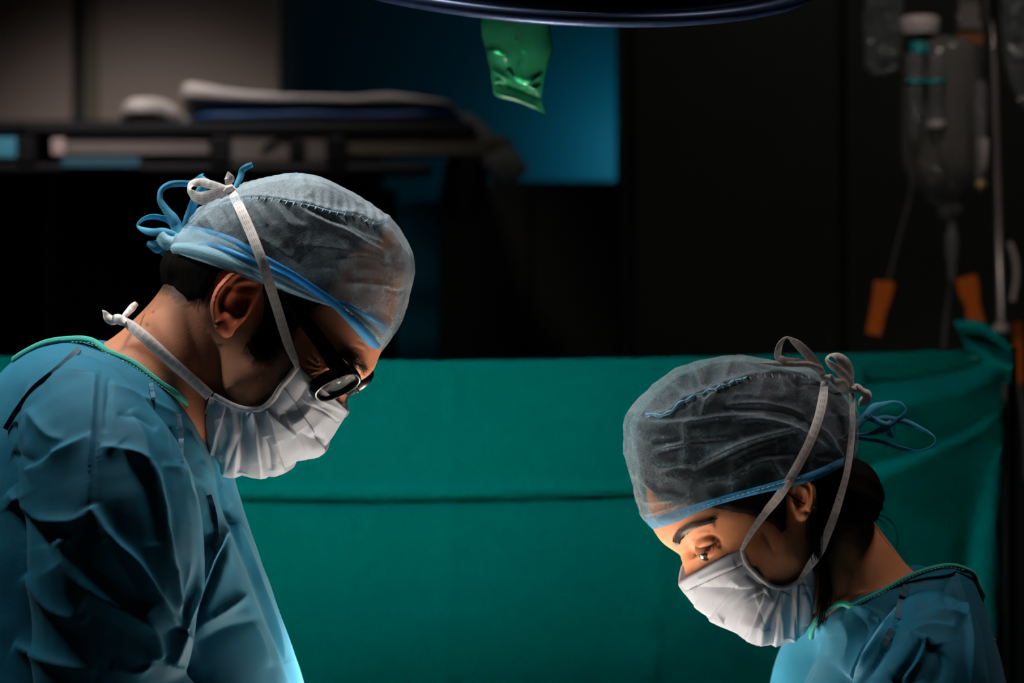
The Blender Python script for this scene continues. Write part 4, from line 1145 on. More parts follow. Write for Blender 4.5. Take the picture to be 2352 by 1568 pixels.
neck = section_loft(fw, [(1790,1350,1945,1090,105),(1830,1390,1990,1170,118),(1865,1420,2040,1240,124),(1880,1450,2098,1312,140),(1890,1500,2190,1370,220),(1900,1570,2290,1470,300)], 40, 40, 2.1)
wear_out = [(1868,1098),(1860,1092),(1846,1092),(1836,1098),(1866,1120),(1874,1140),(1872,1160),(1864,1178),(1852,1192),(1842,1197),(1832,1190),(1826,1176),(1818,1160),(1814,1140),(1818,1115)]
wear_out = [(1818,1128),(1826,1108),(1842,1096),(1858,1096),(1870,1108),(1875,1130),(1873,1153),(1865,1174),(1854,1190),(1843,1197),(1833,1192),(1827,1179),(1818,1168),(1812,1150)]
def wom_plane(x, y): return 164 + (x - 1815) * 0.42 + 6 * np.sin((y - 1090) / 110 * math.pi)
def wom_relief(x, y):
    sh = x.shape; xr, yr = x.ravel(), y.ravel()
    h = ridge_field(xr, yr, [([(1822,1130),(1830,1110),(1846,1101),(1860,1106),(1868,1126),(1866,1152),(1858,1172)], 12, 6, 6, 0.1), ([(1835,1118),(1850,1122),(1856,1140),(1850,1160),(1840,1170)], 8, 6, 6, 0.3),
                             ([(1820,1140),(1822,1155),(1828,1166)], 10, 6, 6, 0.4), ([(1838,1182),(1846,1186),(1854,1180)], 7, 9, 9, 0.2)])
    h -= 20 * np.exp(-((xr - 1836) / 11)**2 - ((yr - 1148) / 16)**2)
    return h.reshape(sh)
ear_n = ear_shell(fw, wear_out, (1844, 1146), wom_plane, wom_relief, thick=11)
ear_f = ear_shell(fw, wear_out, (1844, 1146), wom_plane, wom_relief, thick=11, mirror=True)
w_skin_ridges = [
    ([(1592,1240),(1612,1231),(1635,1230),(1652,1240),(1657,1256)], -5, 4, 6, 0.3),                 # crease of the upper lid
    ([(1600,1262),(1618,1246),(1640,1243)], 6, 10, 8, 0.3),                                        # upper lid
    ([(1598,1271),(1614,1263),(1632,1253),(1646,1245)], -8, 3, 5, 0.3),                            # lid margin
    ([(1602,1276),(1622,1278),(1642,1268),(1652,1256)], 4, 6, 7, 0.3), ([(1606,1286),(1626,1290),(1650,1280)], -3.5, 6, 8, 0.4),
    ([(1556,1232),(1580,1214),(1612,1202),(1642,1200)], 7, 10, 12, 0.4), ([(1580,1240),(1600,1228),(1630,1222)], 3, 8, 8),
    ([(1578,1252),(1588,1266),(1594,1282)], -6, 8, 8, 0.5), ([(1680,1280),(1720,1262),(1760,1240)], 5, 22, 26), ([(1930,1250),(1960,1310),(1975,1360)], -5, 16, 20), ([(1880,1260),(1900,1330),(1900,1400)], 5, 16, 18)]
w_hair_poly = [(1440,860),(1700,790),(1960,850),(1995,1000),(1965,1120),(1940,1200),(1905,1262),(1872,1275),(1858,1225),(1878,1170),(1880,1110),(1850,1086),(1815,1098),(1804,1140),(1803,1180),(1806,1214),(1796,1222),(1780,1206),(1752,1190),(1715,1180),(1672,1172),(1620,1160),(1560,1158),(1515,1146),(1480,1110),(1450,1060)]
def wom_tint(x, y, w, V):
    base = np.array([0.50, 0.192, 0.090])
    c = np.repeat(base[None], len(x), 0)
    def blend(mask, col):
        nonlocal c
        c = c * (1 - mask[:, None]) + np.asarray(col)[None] * mask[:, None]
    near = (w > 0)
    blend(np.exp(-((x - 1625) / 30)**2 - ((y - 1243) / 12)**2) * 0.6 * near, (0.30, 0.11, 0.06))
    lid = spline([(1594,1274),(1614,1263),(1633,1252),(1647,1243)], 40)
    dl = np.min(np.hypot(x[:, None] - lid[None, :, 0], y[:, None] - lid[None, :, 1]), axis=1) if len(x) < 1 else None
    k = (np.abs(x - 1622) < 45) & (np.abs(y - 1258) < 40) & near
    m = np.zeros(len(x)); idx = np.nonzero(k)[0]
    m[idx] = np.exp(-(np.min(np.hypot(x[idx, None] - lid[None, :, 0], y[idx, None] - lid[None, :, 1]), axis=1) / 3.5)**2)
    blend(m * 0.9, (0.02, 0.012, 0.01))
    brow = spline([(1553,1246),(1560,1232),(1574,1220),(1595,1208),(1620,1201),(1640,1195)], 40)
    k = (np.abs(x - 1597) < 60) & (np.abs(y - 1220) < 45) & near
    m = np.zeros(len(x)); idx = np.nonzero(k)[0]
    dd = np.hypot(x[idx, None] - brow[None, :, 0], y[idx, None] - brow[None, :, 1]); j = dd.argmin(1)
    m[idx] = np.exp(-(dd.min(1) / np.interp(j, [0, 8, 20, 39], [9, 9, 7, 3]))**4)
    blend(m * 0.95, (0.012, 0.008, 0.006))
    blend(np.exp(-((x - 1845) / 30)**2 - ((y - 1150) / 50)**2) * 0.5 * near, (0.48, 0.15, 0.08))
    blend(0.22 * sstep(vnoise(V, 120, 4), 0.3, 0.9), (0.40, 0.18, 0.10))
    blend(sstep(poly_sd(x, y, w_hair_poly) + 4 * vnoise(V, 300, 6), -26, 8) * 0.85 * (1 - np.exp(-(((x - 1845) / 34)**2 + ((y - 1150) / 52)**2)**2)), (0.03, 0.018, 0.013))
    return c
Vb, Fb, tint = head_finish(fw, [(Vh, Fh), neck, ear_n, ear_f], 0.0011, w_skin_ridges, wom_tint, (1844, 1146), 55)
wom_arms = [(2140,1440,270,80),(2120,1550,350,80),(2095,1680,380,78),(2060,1810,390,75),(1960,1930,365,70),(1800,2000,290,62),(1720,2015,240,58)]
Vl, Fl = limbs(fw, [(1900,1520,2260,1440,210),(1860,1700,2330,1640,250),(1860,1950,2330,1950,240),(1880,2300,2310,2300,240)], wom_arms, 0.16, 0.09, 2250, 0.08)
body = skin_body('body', Vb, Fb, tint, Vl, Fl, (0.50, 0.235, 0.130), woman)
body['label'] = 'face, ear and neck of the right surgeon, forehead and eye lit from below'

# hair: under the cap, around the ear, a low bun and loose locks
qx, qy = project(Vh)
sd = poly_sd(qx, qy, w_hair_poly)
Fh_arr = [f for f in Fh if len(f) == 4]; Nh = vnormals(Vh, np.array(Fh_arr))
if (Nh * (Vh - Vh.mean(0))).sum(1).mean() < 0: Nh = -Nh
off = (-6 + 13 * sstep(sd, -14, 14) + 1.5 * vnoise(Vh * [1, 1, 0.5], 140, 9)) * SC
keep = np.array([f for f in Fh_arr if max(sd[list(f)]) > -20])
hair = mesh_obj('hair', Vh + Nh * off[:, None], keep, M['hair'], woman)
hair['label'] = 'dark hair gathered low behind the head with loose locks'
bun = []
th = np.linspace(0.02, math.pi - 0.02, 30); ph = np.linspace(0, 2 * math.pi, 36, endpoint=False)
c0 = fw.P(1950, 1135, 30)
ax = np.array([fw.P(2018, 1168, 30) - c0, fw.P(1925, 1210, 30) - c0, fw.n * 0.042])
dirs = np.stack([np.cos(th)[:, None] * np.ones(36), np.sin(th)[:, None] * np.cos(ph), np.sin(th)[:, None] * np.sin(ph)], -1)
wob = 1 + 0.05 * np.sin(ph * 9)[None] * np.sin(th)[:, None]
bun = closed_tube(c0 + (dirs * wob[..., None]) @ ax)
mesh_obj('bun', *bun, M['hair'], hair)
cv = []
def lock(rows, k, spread, seed):
    r_ = random.Random(seed)
    base = spline(rows, 14)
    for _ in range(k):
        o = np.array([r_.gauss(0, spread), r_.gauss(0, spread * 0.6), r_.gauss(0, spread)])
        g = np.linspace(0.6, 1.2, 14)[:, None]
        b = base + o * g + np.array([r_.gauss(0, 1), r_.gauss(0, 1), 0])
        cv.append(fw.P(b[:, 0], b[:, 1], b[:, 2]))
lock([(1868,1180,168),(1866,1215,166),(1876,1260,156),(1888,1310,140),(1892,1360,130),(1886,1410,124),(1880,1432,122)], 130, 7, 1)
lock([(1890,1190,160),(1886,1240,158),(1890,1300,142),(1898,1350,132),(1896,1400,128)], 70, 8, 2)
lock([(1990,1190,40),(2015,1182,42),(2042,1192,42),(2058,1215,40),(2063,1240,40),(2059,1256,40)], 5, 1.5, 3)
lock([(1985,1100,40),(2008,1120,42),(2026,1146,42),(2024,1168,40),(2008,1182,40)], 6, 3.5, 4)
lock([(2000,1120,30),(2016,1140,30),(2026,1166,30),(2034,1176,30)], 5, 4, 5)
lock([(2005,1180,30),(2020,1196,30),(2032,1206,28),(2036,1216,28)], 5, 4, 6)
lock([(1990,1196,30),(2000,1212,30),(2003,1224,30)], 4, 4, 7)
lock([(1806,1128,172),(1840,1152,186),(1868,1158,180)], 5, 2, 8)
lock([(1850,1100,182),(1864,1098,186),(1900,1130,160),(1930,1180,120)], 60, 10, 9)
lock([(1790,1150,170),(1800,1170,168),(1806,1190,166)], 25, 6, 10)
V_, F_ = strands(cv, 0.00028); mesh_obj('hair_strands', V_, F_, M['hair_strand'], hair)['kind'] = 'stuff'
cv = []
br_ = spline([(1553,1247),(1560,1233),(1574,1221),(1595,1209),(1620,1202),(1640,1195)], 100)
for _ in range(900):
    t = random.random()**1.15; k = int(t * 97); p = br_[k]; tg = br_[k + 2] - br_[k]; tg /= np.linalg.norm(tg)
    wd = np.interp(t, [0, 0.2, 0.5, 1], [9, 9, 7, 2]); o = random.uniform(-wd, wd)
    x, y = p[0] - tg[1] * o, p[1] + tg[0] * o; L = random.uniform(9, 15)
    a = math.atan2(tg[1], tg[0]) + (0.5 if o > 0 else -0.15) * (-1 if o > 0 else 1) * 0.5 - 0.35 * (1 - t)
    xs = x + np.linspace(0, 1, 3) * L * math.cos(a); ys = y + np.linspace(0, 1, 3) * L * math.sin(a)
    cv.append(fw.P(xs, ys, wom_w(xs, ys) + np.array([5, 8, 9])))
V_, F_ = strands(cv, 0.00023); mesh_obj('eyebrow', V_, F_, M['hair_strand'], woman)
cv = []
for k in range(46):
    t = k / 45.0; x = 1598 + 48 * t; y = 1272 - 27 * t
    L = 9 + 3 * math.sin(math.pi * t); a = math.radians(150 - 75 * t + random.uniform(-8, 8))
    u = np.linspace(0, 1, 4); xs = x + u * L * math.cos(a) * 0.8; ys = y + u * L * math.sin(a) + 3 * u * u
    cv.append(fw.P(xs, ys, wom_w(np.full(4, x), np.full(4, y)) + 0 + 9 * u))
V_, F_ = strands(cv, 0.00018); mesh_obj('eyelashes', V_, F_, M['hair_strand'], woman)
ec = fw.P(1625, 1261, 75); er = 28.5 * SC
eye_parts(fw, ec, er, fw.n * 0.75 + np.array([-0.45, 0.0, -0.6]), woman)
# upper eyelid: a thin skin shell over the ball down to the lash line
U_ = np.array([-0.48, -0.10, 0.87]); U_ /= np.linalg.norm(U_); g_ = fw.n - U_ * (fw.n @ U_); g_ /= np.linalg.norm(g_); s_ax = np.cross(U_, g_)
la = np.linspace(math.radians(4), math.radians(80), 16); lo_ = np.linspace(-1.45, 1.45, 30)
dirs = (np.sin(la)[:, None, None] * U_ + np.cos(la)[:, None, None] * (np.cos(lo_)[None, :, None] * g_ + np.sin(lo_)[None, :, None] * s_ax))
shell = np.concatenate([ec + dirs * (er + 2.6 * SC), (ec + dirs[:1] * (er + 0.2 * SC))[::-1]], 0) if False else ec + dirs * (er + 2.6 * SC)
rimr = ec + dirs[:1] * (er - 1.0 * SC)
lidv = np.concatenate([rimr, shell], 0)
mesh_obj('eyelid', lidv.reshape(-1, 3), grid_faces(17, 30), M['skin'], woman, col=np.repeat(np.where(np.arange(17)[:, None] < 2, [[0.06, 0.025, 0.018]], [[0.36, 0.14, 0.075]]), 30, axis=0))
gold = plain('gold', (0.9, 0.7, 0.4), rough=0.15, metal=1.0)
for x, y, w, r in ((1862,1157,188,2.6), (1871,1163,186,2.2)):
    V_, F_ = lathe([(0.001, -1), (0.7, -0.7), (1, 0), (0.7, 0.7), (0.001, 1)], (0, 0, 0), 12)
    mesh_obj('earring', V_ * r * SC + fw.P(x, y, w), F_, gold, woman)
hp = spline([(1852,1180),(1849,1185),(1852,1191),(1856,1189),(1856,1182)], 24, closed=True)
mesh_obj('earring', *ring_tube(fw.P(hp[:, 0], hp[:, 1], np.full(24, 190)), 0.6 * SC, 6), gold, woman)

# cap
G, R, T, (cpx, cpy, cw) = cap_loft(fw, w_rim, w_top, power=2.5)
ns, nq = G.shape[:2]; F = grid_faces(ns, nq); V = G.reshape(-1, 3); Nn = vnormals(V, F)
if (Nn * (V - V.mean(0))).sum(1).mean() < 0: Nn = -Nn
wcs = Surf(cpx, cpy, cw)
w_seam = [(1484,951),(1510,953),(1533,950),(1558,929),(1582,915),(1610,904),(1645,892),(1681,878),(1716,867),(1751,861),(1796,861),(1849,861),(1868,864)]
wr_ = [(w_seam, 5, 9, 9, 0.2),
   ([(1445,960),(1470,968),(1530,972),(1600,966),(1660,956),(1760,955)], 5, 5, 9), ([(1460,975),(1480,1000),(1500,1010),(1560,1008)], 6, 5, 8), ([(1470,985),(1500,1012),(1570,1012)], -5, 6, 6),
   ([(1500,1038),(1540,1026),(1572,1018)], 8, 4, 8), ([(1505,1042),(1540,1034),(1580,1026)], -6, 4, 6), ([(1572,970),(1574,1020),(1570,1080)], 5, 5, 8), ([(1572,1018),(1640,1014),(1700,1008)], -5, 5, 8),
   ([(1590,1075),(1640,1048),(1700,1020),(1770,1000),(1840,985)], 7, 5, 10), ([(1600,1082),(1660,1052),(1740,1018),(1830,992)], -7, 6, 8), ([(1665,930),(1740,928),(1800,935),(1850,955)], 4, 5, 8), ([(1660,940),(1740,940),(1810,950),(1870,985)], -5, 6, 8),
   ([(1680,965),(1760,965),(1830,985),(1900,1030)], 5, 5, 9), ([(1860,970),(1900,1000),(1930,1050)], 5, 5, 8), ([(1700,1050),(1780,1045),(1860,1040)], -4, 8, 8), ([(1660,1130),(1690,1090),(1750,1060),(1820,1050)], 4, 6, 8),
   ([(1450,1080),(1480,1100),(1510,1130),(1545,1140)], 6, 5, 8), ([(1460,1095),(1490,1125),(1530,1140)], -5, 5, 6), ([(1470,1140),(1510,1150),(1560,1140)], 5, 5, 8), ([(1480,1180),(1530,1165),(1580,1148)], 5, 5, 7), ([(1500,1120),(1540,1128),(1580,1135)], -4, 6, 6),
   ([(1545,1170),(1560,1150),(1590,1140)], 4, 4, 6), ([(1590,845),(1605,870),(1612,900)], 6, 5, 9), ([(1560,860),(1590,880),(1605,905)], -5, 6, 8), ([(1680,830),(1668,860),(1660,885)], 6, 5, 9), ([(1640,832),(1632,860),(1622,895)], -5, 6, 8),
   ([(1700,828),(1720,845),(1740,858)], 4, 5, 8), ([(1530,880),(1560,900),(1575,918)], 5, 5, 8), ([(1600,905),(1620,925),(1640,905)], 6, 5, 5), ([(1610,960),(1620,930),(1645,900)], 5, 5, 7), ([(1790,870),(1800,895),(1805,915)], 3.5, 6, 8),
   ([(1830,870),(1838,900),(1836,930)], -3.5, 6, 8), ([(1750,870),(1745,900),(1740,920)], 3.5, 6, 8), ([(1450,1000),(1470,1040),(1480,1080)], 5, 8, 8), ([(1770,1060),(1790,1090),(1800,1110)], 3, 6, 6), ([(1600,1110),(1650,1100),(1700,1105)], 4, 6, 8),
   ([(1910,940),(1930,970),(1940,1010)], -4, 6, 8), ([(1480,1060),(1530,1070),(1600,1060)], 4, 5, 8), ([(1520,1090),(1560,1075),(1600,1085)], -4, 5, 6)]
qx, qy = project(V)
rf = ridge_field(qx, qy, wr_, 1.3)
crz = (1 - np.abs(vnoise(V, 30, 71)))**8 + 0.8 * (1 - np.abs(vnoise(V, 58, 72)))**8
d = 1.5 * rf * sstep(Nn @ fw.n, -0.15, 0.3) + 2.6 * crz + 3.0 * vnoise(V, 40, 22) + 2.2 * np.abs(vnoise(V, 70, 23)) + 1.4 * vnoise(V, 130, 24) + 3.0
V = V + Nn * (d * SC)[:, None]
seam_y = np.interp(qx, [p[0] for p in w_seam], [p[1] for p in w_seam]); crown = sstep(seam_y - qy, -3, 6)
layers = 0.62 + 0.7 * crown + 0.20 * np.clip(rf, -2, 8) + 0.25 * vnoise(V, 45, 12) + 0.6 * crz + 0.7 * sstep(-qx, -1570, -1450)
cap = mesh_obj('surgical_cap', V, F, M['cap'], woman, attrs={'layers': np.clip(layers, 0.4, 4)})
cap['label'] = 'crumpled sheer cap over dark hair with a bright blue rim'
stitches(fw, w_seam[5:], wcs, 17, 12, 1.2, cap, lift=13, slant=-0.35)
s_ = spline(w_seam[:9], 80)
mesh_obj('seam_piping', *tube(fw.P(s_[:, 0], s_[:, 1] + 2 * np.sin(s_[:, 0] * 0.2), [wcs(a, b, 10) for a, b in s_]), (2.6 + 2.2 * np.abs(np.sin(s_[:, 0] * 0.13))) * SC, 7), M['piping'], cap)
# blue rim band
lo = np.array([(1500,1215,0),(1524,1209,60),(1558,1197,108),(1628,1166,156),(1698,1145,182),(1751,1132,196),(1796,1122,200),(1870,1103,190),(1926,1075,144),(1950,1060,84),(1963,1052,0)], float)
hi = np.array([(1486,1194,0),(1512,1186,58),(1568,1167,112),(1628,1148,150),(1690,1130,180),(1751,1114,198),(1800,1100,202),(1860,1084,192),(1922,1057,146),(1950,1044,84),(1966,1036,0)], float)
A = spline(lo, 120); B = spline(hi, 120); q = np.linspace(0, 1, 10)
C = A[:, None] + (B - A)[:, None] * q[None, :, None]; C[..., 2] += 6 + 5 * np.sin(math.pi * q)[None] + 1.5 * np.sin(C[..., 0] * 0.12)
nr_, fr_ = fw.both(C[..., 0], C[..., 1], C[..., 2]); f = grid_faces(120, 10)
mesh_obj('rim_band', np.concatenate([nr_.reshape(-1, 3), fr_.reshape(-1, 3)]), np.concatenate([f, f[:, ::-1] + 1200]), M['cap_band'], cap)['label'] = 'bright blue rim band'
stitches(fw, [(1512,1196),(1560,1181),(1640,1154),(1751,1122),(1840,1096)], lambda x, y, l: float(np.interp(x, [1500, 1560, 1628, 1698, 1751, 1796, 1870], [20, 112, 156, 184, 200, 204, 194])) + 14, 12, 8, 0.8, cap, slant=0.97)
# blue ties behind the head
def bz(rows, name='cap_tie', mat=None, n=70, fold=0.2, parent=None):
    return tape(fw, name, rows, mat or M['blue_tie'], parent or cap, n=n, fold=fold)
bz([(1956,990,40,14,0),(1972,972,36,20,10),(1988,954,34,18,20),(2010,934,30,22,20),(2034,924,26,14,55),(2054,921,24,8,65),(2072,927,22,8,60),(2081,940,22,6,70),(2076,952,24,9,60),(2056,968,30,14,20),(2034,982,34,16,10),(2010,993,36,12,30),(1984,998,38,8,50),(1956,1000,40,8,40)])
bz([(1986,955,36,14,0),(2008,962,36,12,20),(2030,960,34,16,10),(2050,962,30,14,10),(2080,968,24,14,20),(2110,980,20,12,40),(2134,992,16,8,60),(2149,1008,14,5,75),(2146,1022,14,7,55),(2128,1031,16,6,65),(2104,1035,20,6,65),(2074,1031,24,11,20),(2050,1024,28,10,30),(2020,1014,32,9,40),(1990,1009,36,8,45),(1956,1004,40,8,40)], n=90)
bz([(2040,984,34,18,0),(2046,996,34,14,0),(2050,1006,34,4,0)], n=20)
bz([(2000,956,38,8,0),(2020,968,40,14,30),(2036,974,40,14,10),(2048,968,36,10,0)], n=30)

# mask
w_edge = [(1705,1258,150),(1708,1278,152),(1716,1296,152),(1733,1314,152),(1750,1330,150),(1770,1344,146),(1792,1350,142),(1814,1346,138),(1832,1337,136),(1848,1320,134),(1862,1298,132)]
w_mid = [(1564,1333),(1574,1348),(1586,1366),(1603,1390),(1622,1408),(1650,1424),(1682,1440),(1708,1453),(1724,1465),(1741,1475),(1768,1477),(1795,1472),(1816,1466),(1838,1446),(1858,1422),(1872,1390),(1882,1350)]
wmr = [([(1792,1355),(1772,1392),(1752,1432),(1748,1472)], 9, 22, 4, 0.15), ([(1800,1356),(1784,1395),(1764,1440)], -9, 5, 14, 0.3), ([(1828,1342),(1824,1390),(1818,1466)], 9, 24, 4, 0.15), ([(1836,1342),(1834,1390),(1828,1460)], -10, 5, 16, 0.3),
       ([(1761,1348),(1720,1368),(1668,1411)], 8, 24, 5, 0.2), ([(1758,1358),(1712,1384),(1664,1420)], -8, 6, 18, 0.3), ([(1764,1342),(1720,1352),(1670,1352),(1600,1345)], -7, 16, 12, 0.4), ([(1700,1420),(1730,1430),(1752,1420)], 5, 16, 20),
       ([(1640,1380),(1690,1400),(1740,1380)], -4, 24, 24), ([(1580,1352),(1640,1325),(1706,1296)], -3, 3, 3, 0.1), ([(1610,1330),(1650,1312),(1690,1296)], 4, 8, 8, 0.3), ([(1712,1316),(1740,1338),(1770,1350)], -6, 10, 6), ([(1845,1360),(1850,1400),(1846,1430)], 6, 8, 8),
       ([(1600,1385),(1650,1415),(1720,1452)], 5, 12, 10, 0.3), ([(1680,1330),(1700,1345),(1740,1350)], 4, 10, 14), ([(1790,1400),(1794,1430),(1796,1465)], 3, 5, 5)]
Gm, E, Mi = mask_loft(fw, w_edge, w_mid, [0.24, 0.46, 0.60, 0.72, 0.86], wmr, amp=8, noise_seed=31)
na, n2 = Gm.shape[:2]
mask = mesh_obj('face_mask', Gm.reshape(-1, 3), grid_faces(na, n2), M['mask'], woman)
mask['label'] = 'white pleated surgical mask pulled low below the eyes'
sol = mask.modifiers.new('thickness', 'SOLIDIFY'); sol.thickness = 0.0008
tape(fw, 'side_binding', [(x, y, w + 7, 11, 0) for x, y, w in w_edge[:10]], M['tape'], mask, n=70, fold=0.2)
stitches(fw, [(1580,1356),(1640,1328),(1700,1300)], lambda x, y, l: float(np.interp(x, [1557, 1580, 1640, 1705], [0, 50, 110, 150])) + 12, 8, 5, 0.6, mask, slant=0.97)
up = [(1704,1262,160,8,0),(1712,1246,164,11,0),(1737,1206,172,15,0),(1762,1172,180,19,0),(1786,1143,198,21,0)] + [(x, y, wcs(x, y, 18), 21, 0) for x, y in ((1808,1110),(1838,1059),(1864,1005),(1880,960),(1890,915))] + [(1894,876, wcs(1890, 885, 14), 16, 0)]
tape(fw, 'strap', up, M['tape'], mask, n=110, fold=0.1)
lw = [(1830,1340,140,8,20),(1846,1318,142,12,0),(1862,1296,148,18,0),(1880,1270,156,21,0),(1898,1230,166,20,0),(1914,1190,170,19,0),(1930,1140,160,17,0),(1944,1090,150,15,0),(1952,1040,132,15,0),(1957,990,112,14,0),(1958,950,100,13,0),(1957,915,84,12,0),(1955,898,76,12,0)]
tape(fw, 'strap', lw, M['tape'], mask, n=110, fold=0.1)
k1 = wcs(1890, 885, 16); k2 = 80
tape(fw, 'strap', [(1896,868,k1,12,0),(1876,840,k1 - 6,22,0),(1848,806,k1 - 10,22,10),(1826,786,k1 - 12,18,30),(1808,775,k1 - 10,10,70),(1797,784,k1 - 4,14,50),(1788,804,k1,16,20),(1788,820,k1 + 2,18,30),(1800,827,k1 + 2,18,10),(1830,829,k1,14,0),(1862,838,k1,14,0),(1892,862,k1,10,0)], M['tape'], mask, n=100, fold=0.05)
tape(fw, 'strap', [(1896,868,k1 + 4,10,20),(1884,850,k1 + 10,16,10),(1862,838,k1 + 12,14,0),(1820,836,k1 + 6,13,0),(1780,835,k1 - 6,11,0),(1742,833,k1 - 20,2,0)], M['tape'], mask, n=60, fold=0.15)
mesh_obj('knot', *tube(fw.P([1884,1892,1902,1910], [856,866,868,862], [k1, k1 + 4, k1 + 4, k1]), np.array([4, 8, 8, 4]) * SC, 10), M['tape'], mask)
tape(fw, 'strap', [(1908,862,k1,10,0),(1914,872,k1,14,20),(1930,882,k1 - 6,24,0),(1946,892,k2 + 10,24,0),(1958,896,k2,16,0)], M['tape'], mask, n=40, fold=0.1)
tape(fw, 'strap', [(1956,896,k2 + 4,14,0),(1944,872,k2 + 8,18,0),(1926,850,k2 + 8,20,0),(1908,838,k2 + 4,16,20),(1898,826,k2,12,55),(1906,816,k2 - 8,10,60),(1922,818,k2 - 10,20,30),(1938,832,k2 - 8,28,0),(1950,850,k2 - 4,22,0),(1955,872,k2,14,10),(1958,892,k2,12,0)], M['tape'], mask, n=90, fold=0.1)
tape(fw, 'strap', [(1956,892,k2,16,0),(1968,890,k2 + 2,20,10),(1982,898,k2 + 4,20,30),(1992,906,k2 + 4,22,10),(1986,918,k2 + 2,24,-10),(1976,928,k2,12,0),(1973,932,k2,4,0)], M['tape'], mask, n=50, fold=0.3)
mesh_obj('knot', *tube(fw.P([1950,1956,1962,1966], [888,894,894,888], [k2, k2 + 4, k2 + 4, k2]), np.array([5, 9, 9, 5]) * SC, 10), M['tape'], mask)

# gown
w_secs = [(1872,1444,2240,1334,152,48),(1882,1472,2256,1372,215,40),(1876,1512,2276,1430,275,24),(1856,1556,2300,1510,310,6),(1836,1600,2315,1600,318,0),(1815,1680,2325,1700,316,0),(1815,1800,2330,1820,312,0),(1830,1950,2340,1950,308,0)]
w_sleeve = [(2140,1410,190,66),(2136,1466,280,112),(2120,1556,345,146),(2095,1680,380,146),(2060,1810,390,138),(1960,1930,365,118),(1800,2000,290,98),(1700,2020,230,88)]
parts = [section_loft(fw, w_secs, 60, 60, 2.2)] + sleeves(fw, w_sleeve, 0.08)
wg = [([(1950,1389),(2005,1408),(2038,1427)], 9, 5, 22), ([(2038,1427),(2027,1461),(1994,1513),(1958,1560)], 10, 4, 26, 0.25), ([(2048,1430),(2038,1470),(2005,1530),(1975,1568)], -9, 16, 5, 0.3),
      ([(2182,1303),(2199,1339),(2213,1394),(2227,1450),(2226,1510),(2224,1590)], 8, 16, 5, 0.2), ([(2132,1463),(2110,1519),(2074,1563)], 14, 6, 26, 0.3), ([(2120,1470),(2090,1520),(2050,1570)], -14, 26, 8, 0.3),
      ([(2144,1397),(2180,1402),(2216,1416)], 6, 6, 12), ([(2090,1440),(2140,1420),(2190,1430)], -4, 10, 10), ([(2080,1460),(2130,1432),(2200,1440)], 5, 8, 12), ([(2150,1480),(2160,1530),(2140,1580)], -8, 18, 18), ([(2000,1420),(2030,1440),(2060,1400)], -6, 10, 10),
      ([(1880,1420),(1900,1450),(1890,1500)], 5, 14, 14), ([(1930,1420),(1950,1470),(1930,1530)], 4, 14, 18), ([(1960,1400),(1990,1440),(1990,1480)], -4, 12, 12), ([(2100,1340),(2090,1370),(2110,1400)], 4, 12, 12), ([(2180,1330),(2170,1370),(2190,1400)], -4, 10, 10)]
Vg, Fg = gown_mesh(fw, parts, 0.0019, wg, smooth=16, seed=15)
skirt = section_loft(fw, [(1800,1930,2350,1930,310),(1830,2300,2350,2300,325),(1820,3200,2370,3200,345),(1820,4050,2380,4050,355)], 26, 40, 2.2)
V = np.vstack([Vg, skirt[0]]); F = Fg.tolist() + [tuple(i + len(Vg) for i in f) for f in skirt[1]]
gown = mesh_obj('surgical_gown', V, F, M['gown'], woman)
gown['label'] = 'dark teal surgical gown with green stitched neck binding'
gs = NearSurf(Vg, fw)
neckline = [(1862,1462),(1866,1438),(1884,1410),(1936,1381),(1956,1387),(1978,1377),(2033,1350),(2088,1320),(2130,1304),(2171,1295),(2216,1302),(2242,1322),(2254,1352),(2250,1380)]
nw = [20,60,100,140,146,150,158,156,148,132,92,50,16,-10]
nw = [max(w, min(gs(x, y + 6), w + 40)) if w > 0 else w for (x, y), w in zip(neckline, nw)]
tape(fw, 'neck_binding', [(x, y + 4, w + 8, 13, 10) for (x, y), w in zip(neckline, nw)], M['gown_trim'], gown, n=120, fold=0.5, thick=0.0016)
stitches(fw, [(x, y + 7) for x, y in neckline[3:11]], lambda x, y, l: float(np.interp(x, [p[0] for p in neckline[:12]], nw[:12])) + 16, 9, 6, 0.8, gown, slant=0.95, mat='thread_green')
for line in ([(2090,1332),(2080,1350),(2072,1368)], [(2070,1376),(2066,1398),(2063,1420)], [(2050,1445),(2036,1468),(2028,1486)]):
    s = spline(line, 8); tape(fw, 'seam', [(x, y, gs(x, y, 3), 16, 0) for x, y in s], M['gown_seam'], gown, n=40, thick=0.0005)
for sgn in (1, -1):
    p = fw.fit(np.array([1760, 1690]), np.array([2005, 2025]), np.array([270, 225])); p[:, 1] *= sgn; p = fw.world(p)
    mesh_obj('glove', *glove(fw, p[1], p[1] - p[0], (0, 0, 1)), M['glove'], woman)
    f0 = fw.world(np.array([0.13, sgn * 0.09, 0.0])); mesh_obj('shoe', *shoe(f0[0], f0[1], 198), M['shoe'], woman)
settle(woman)
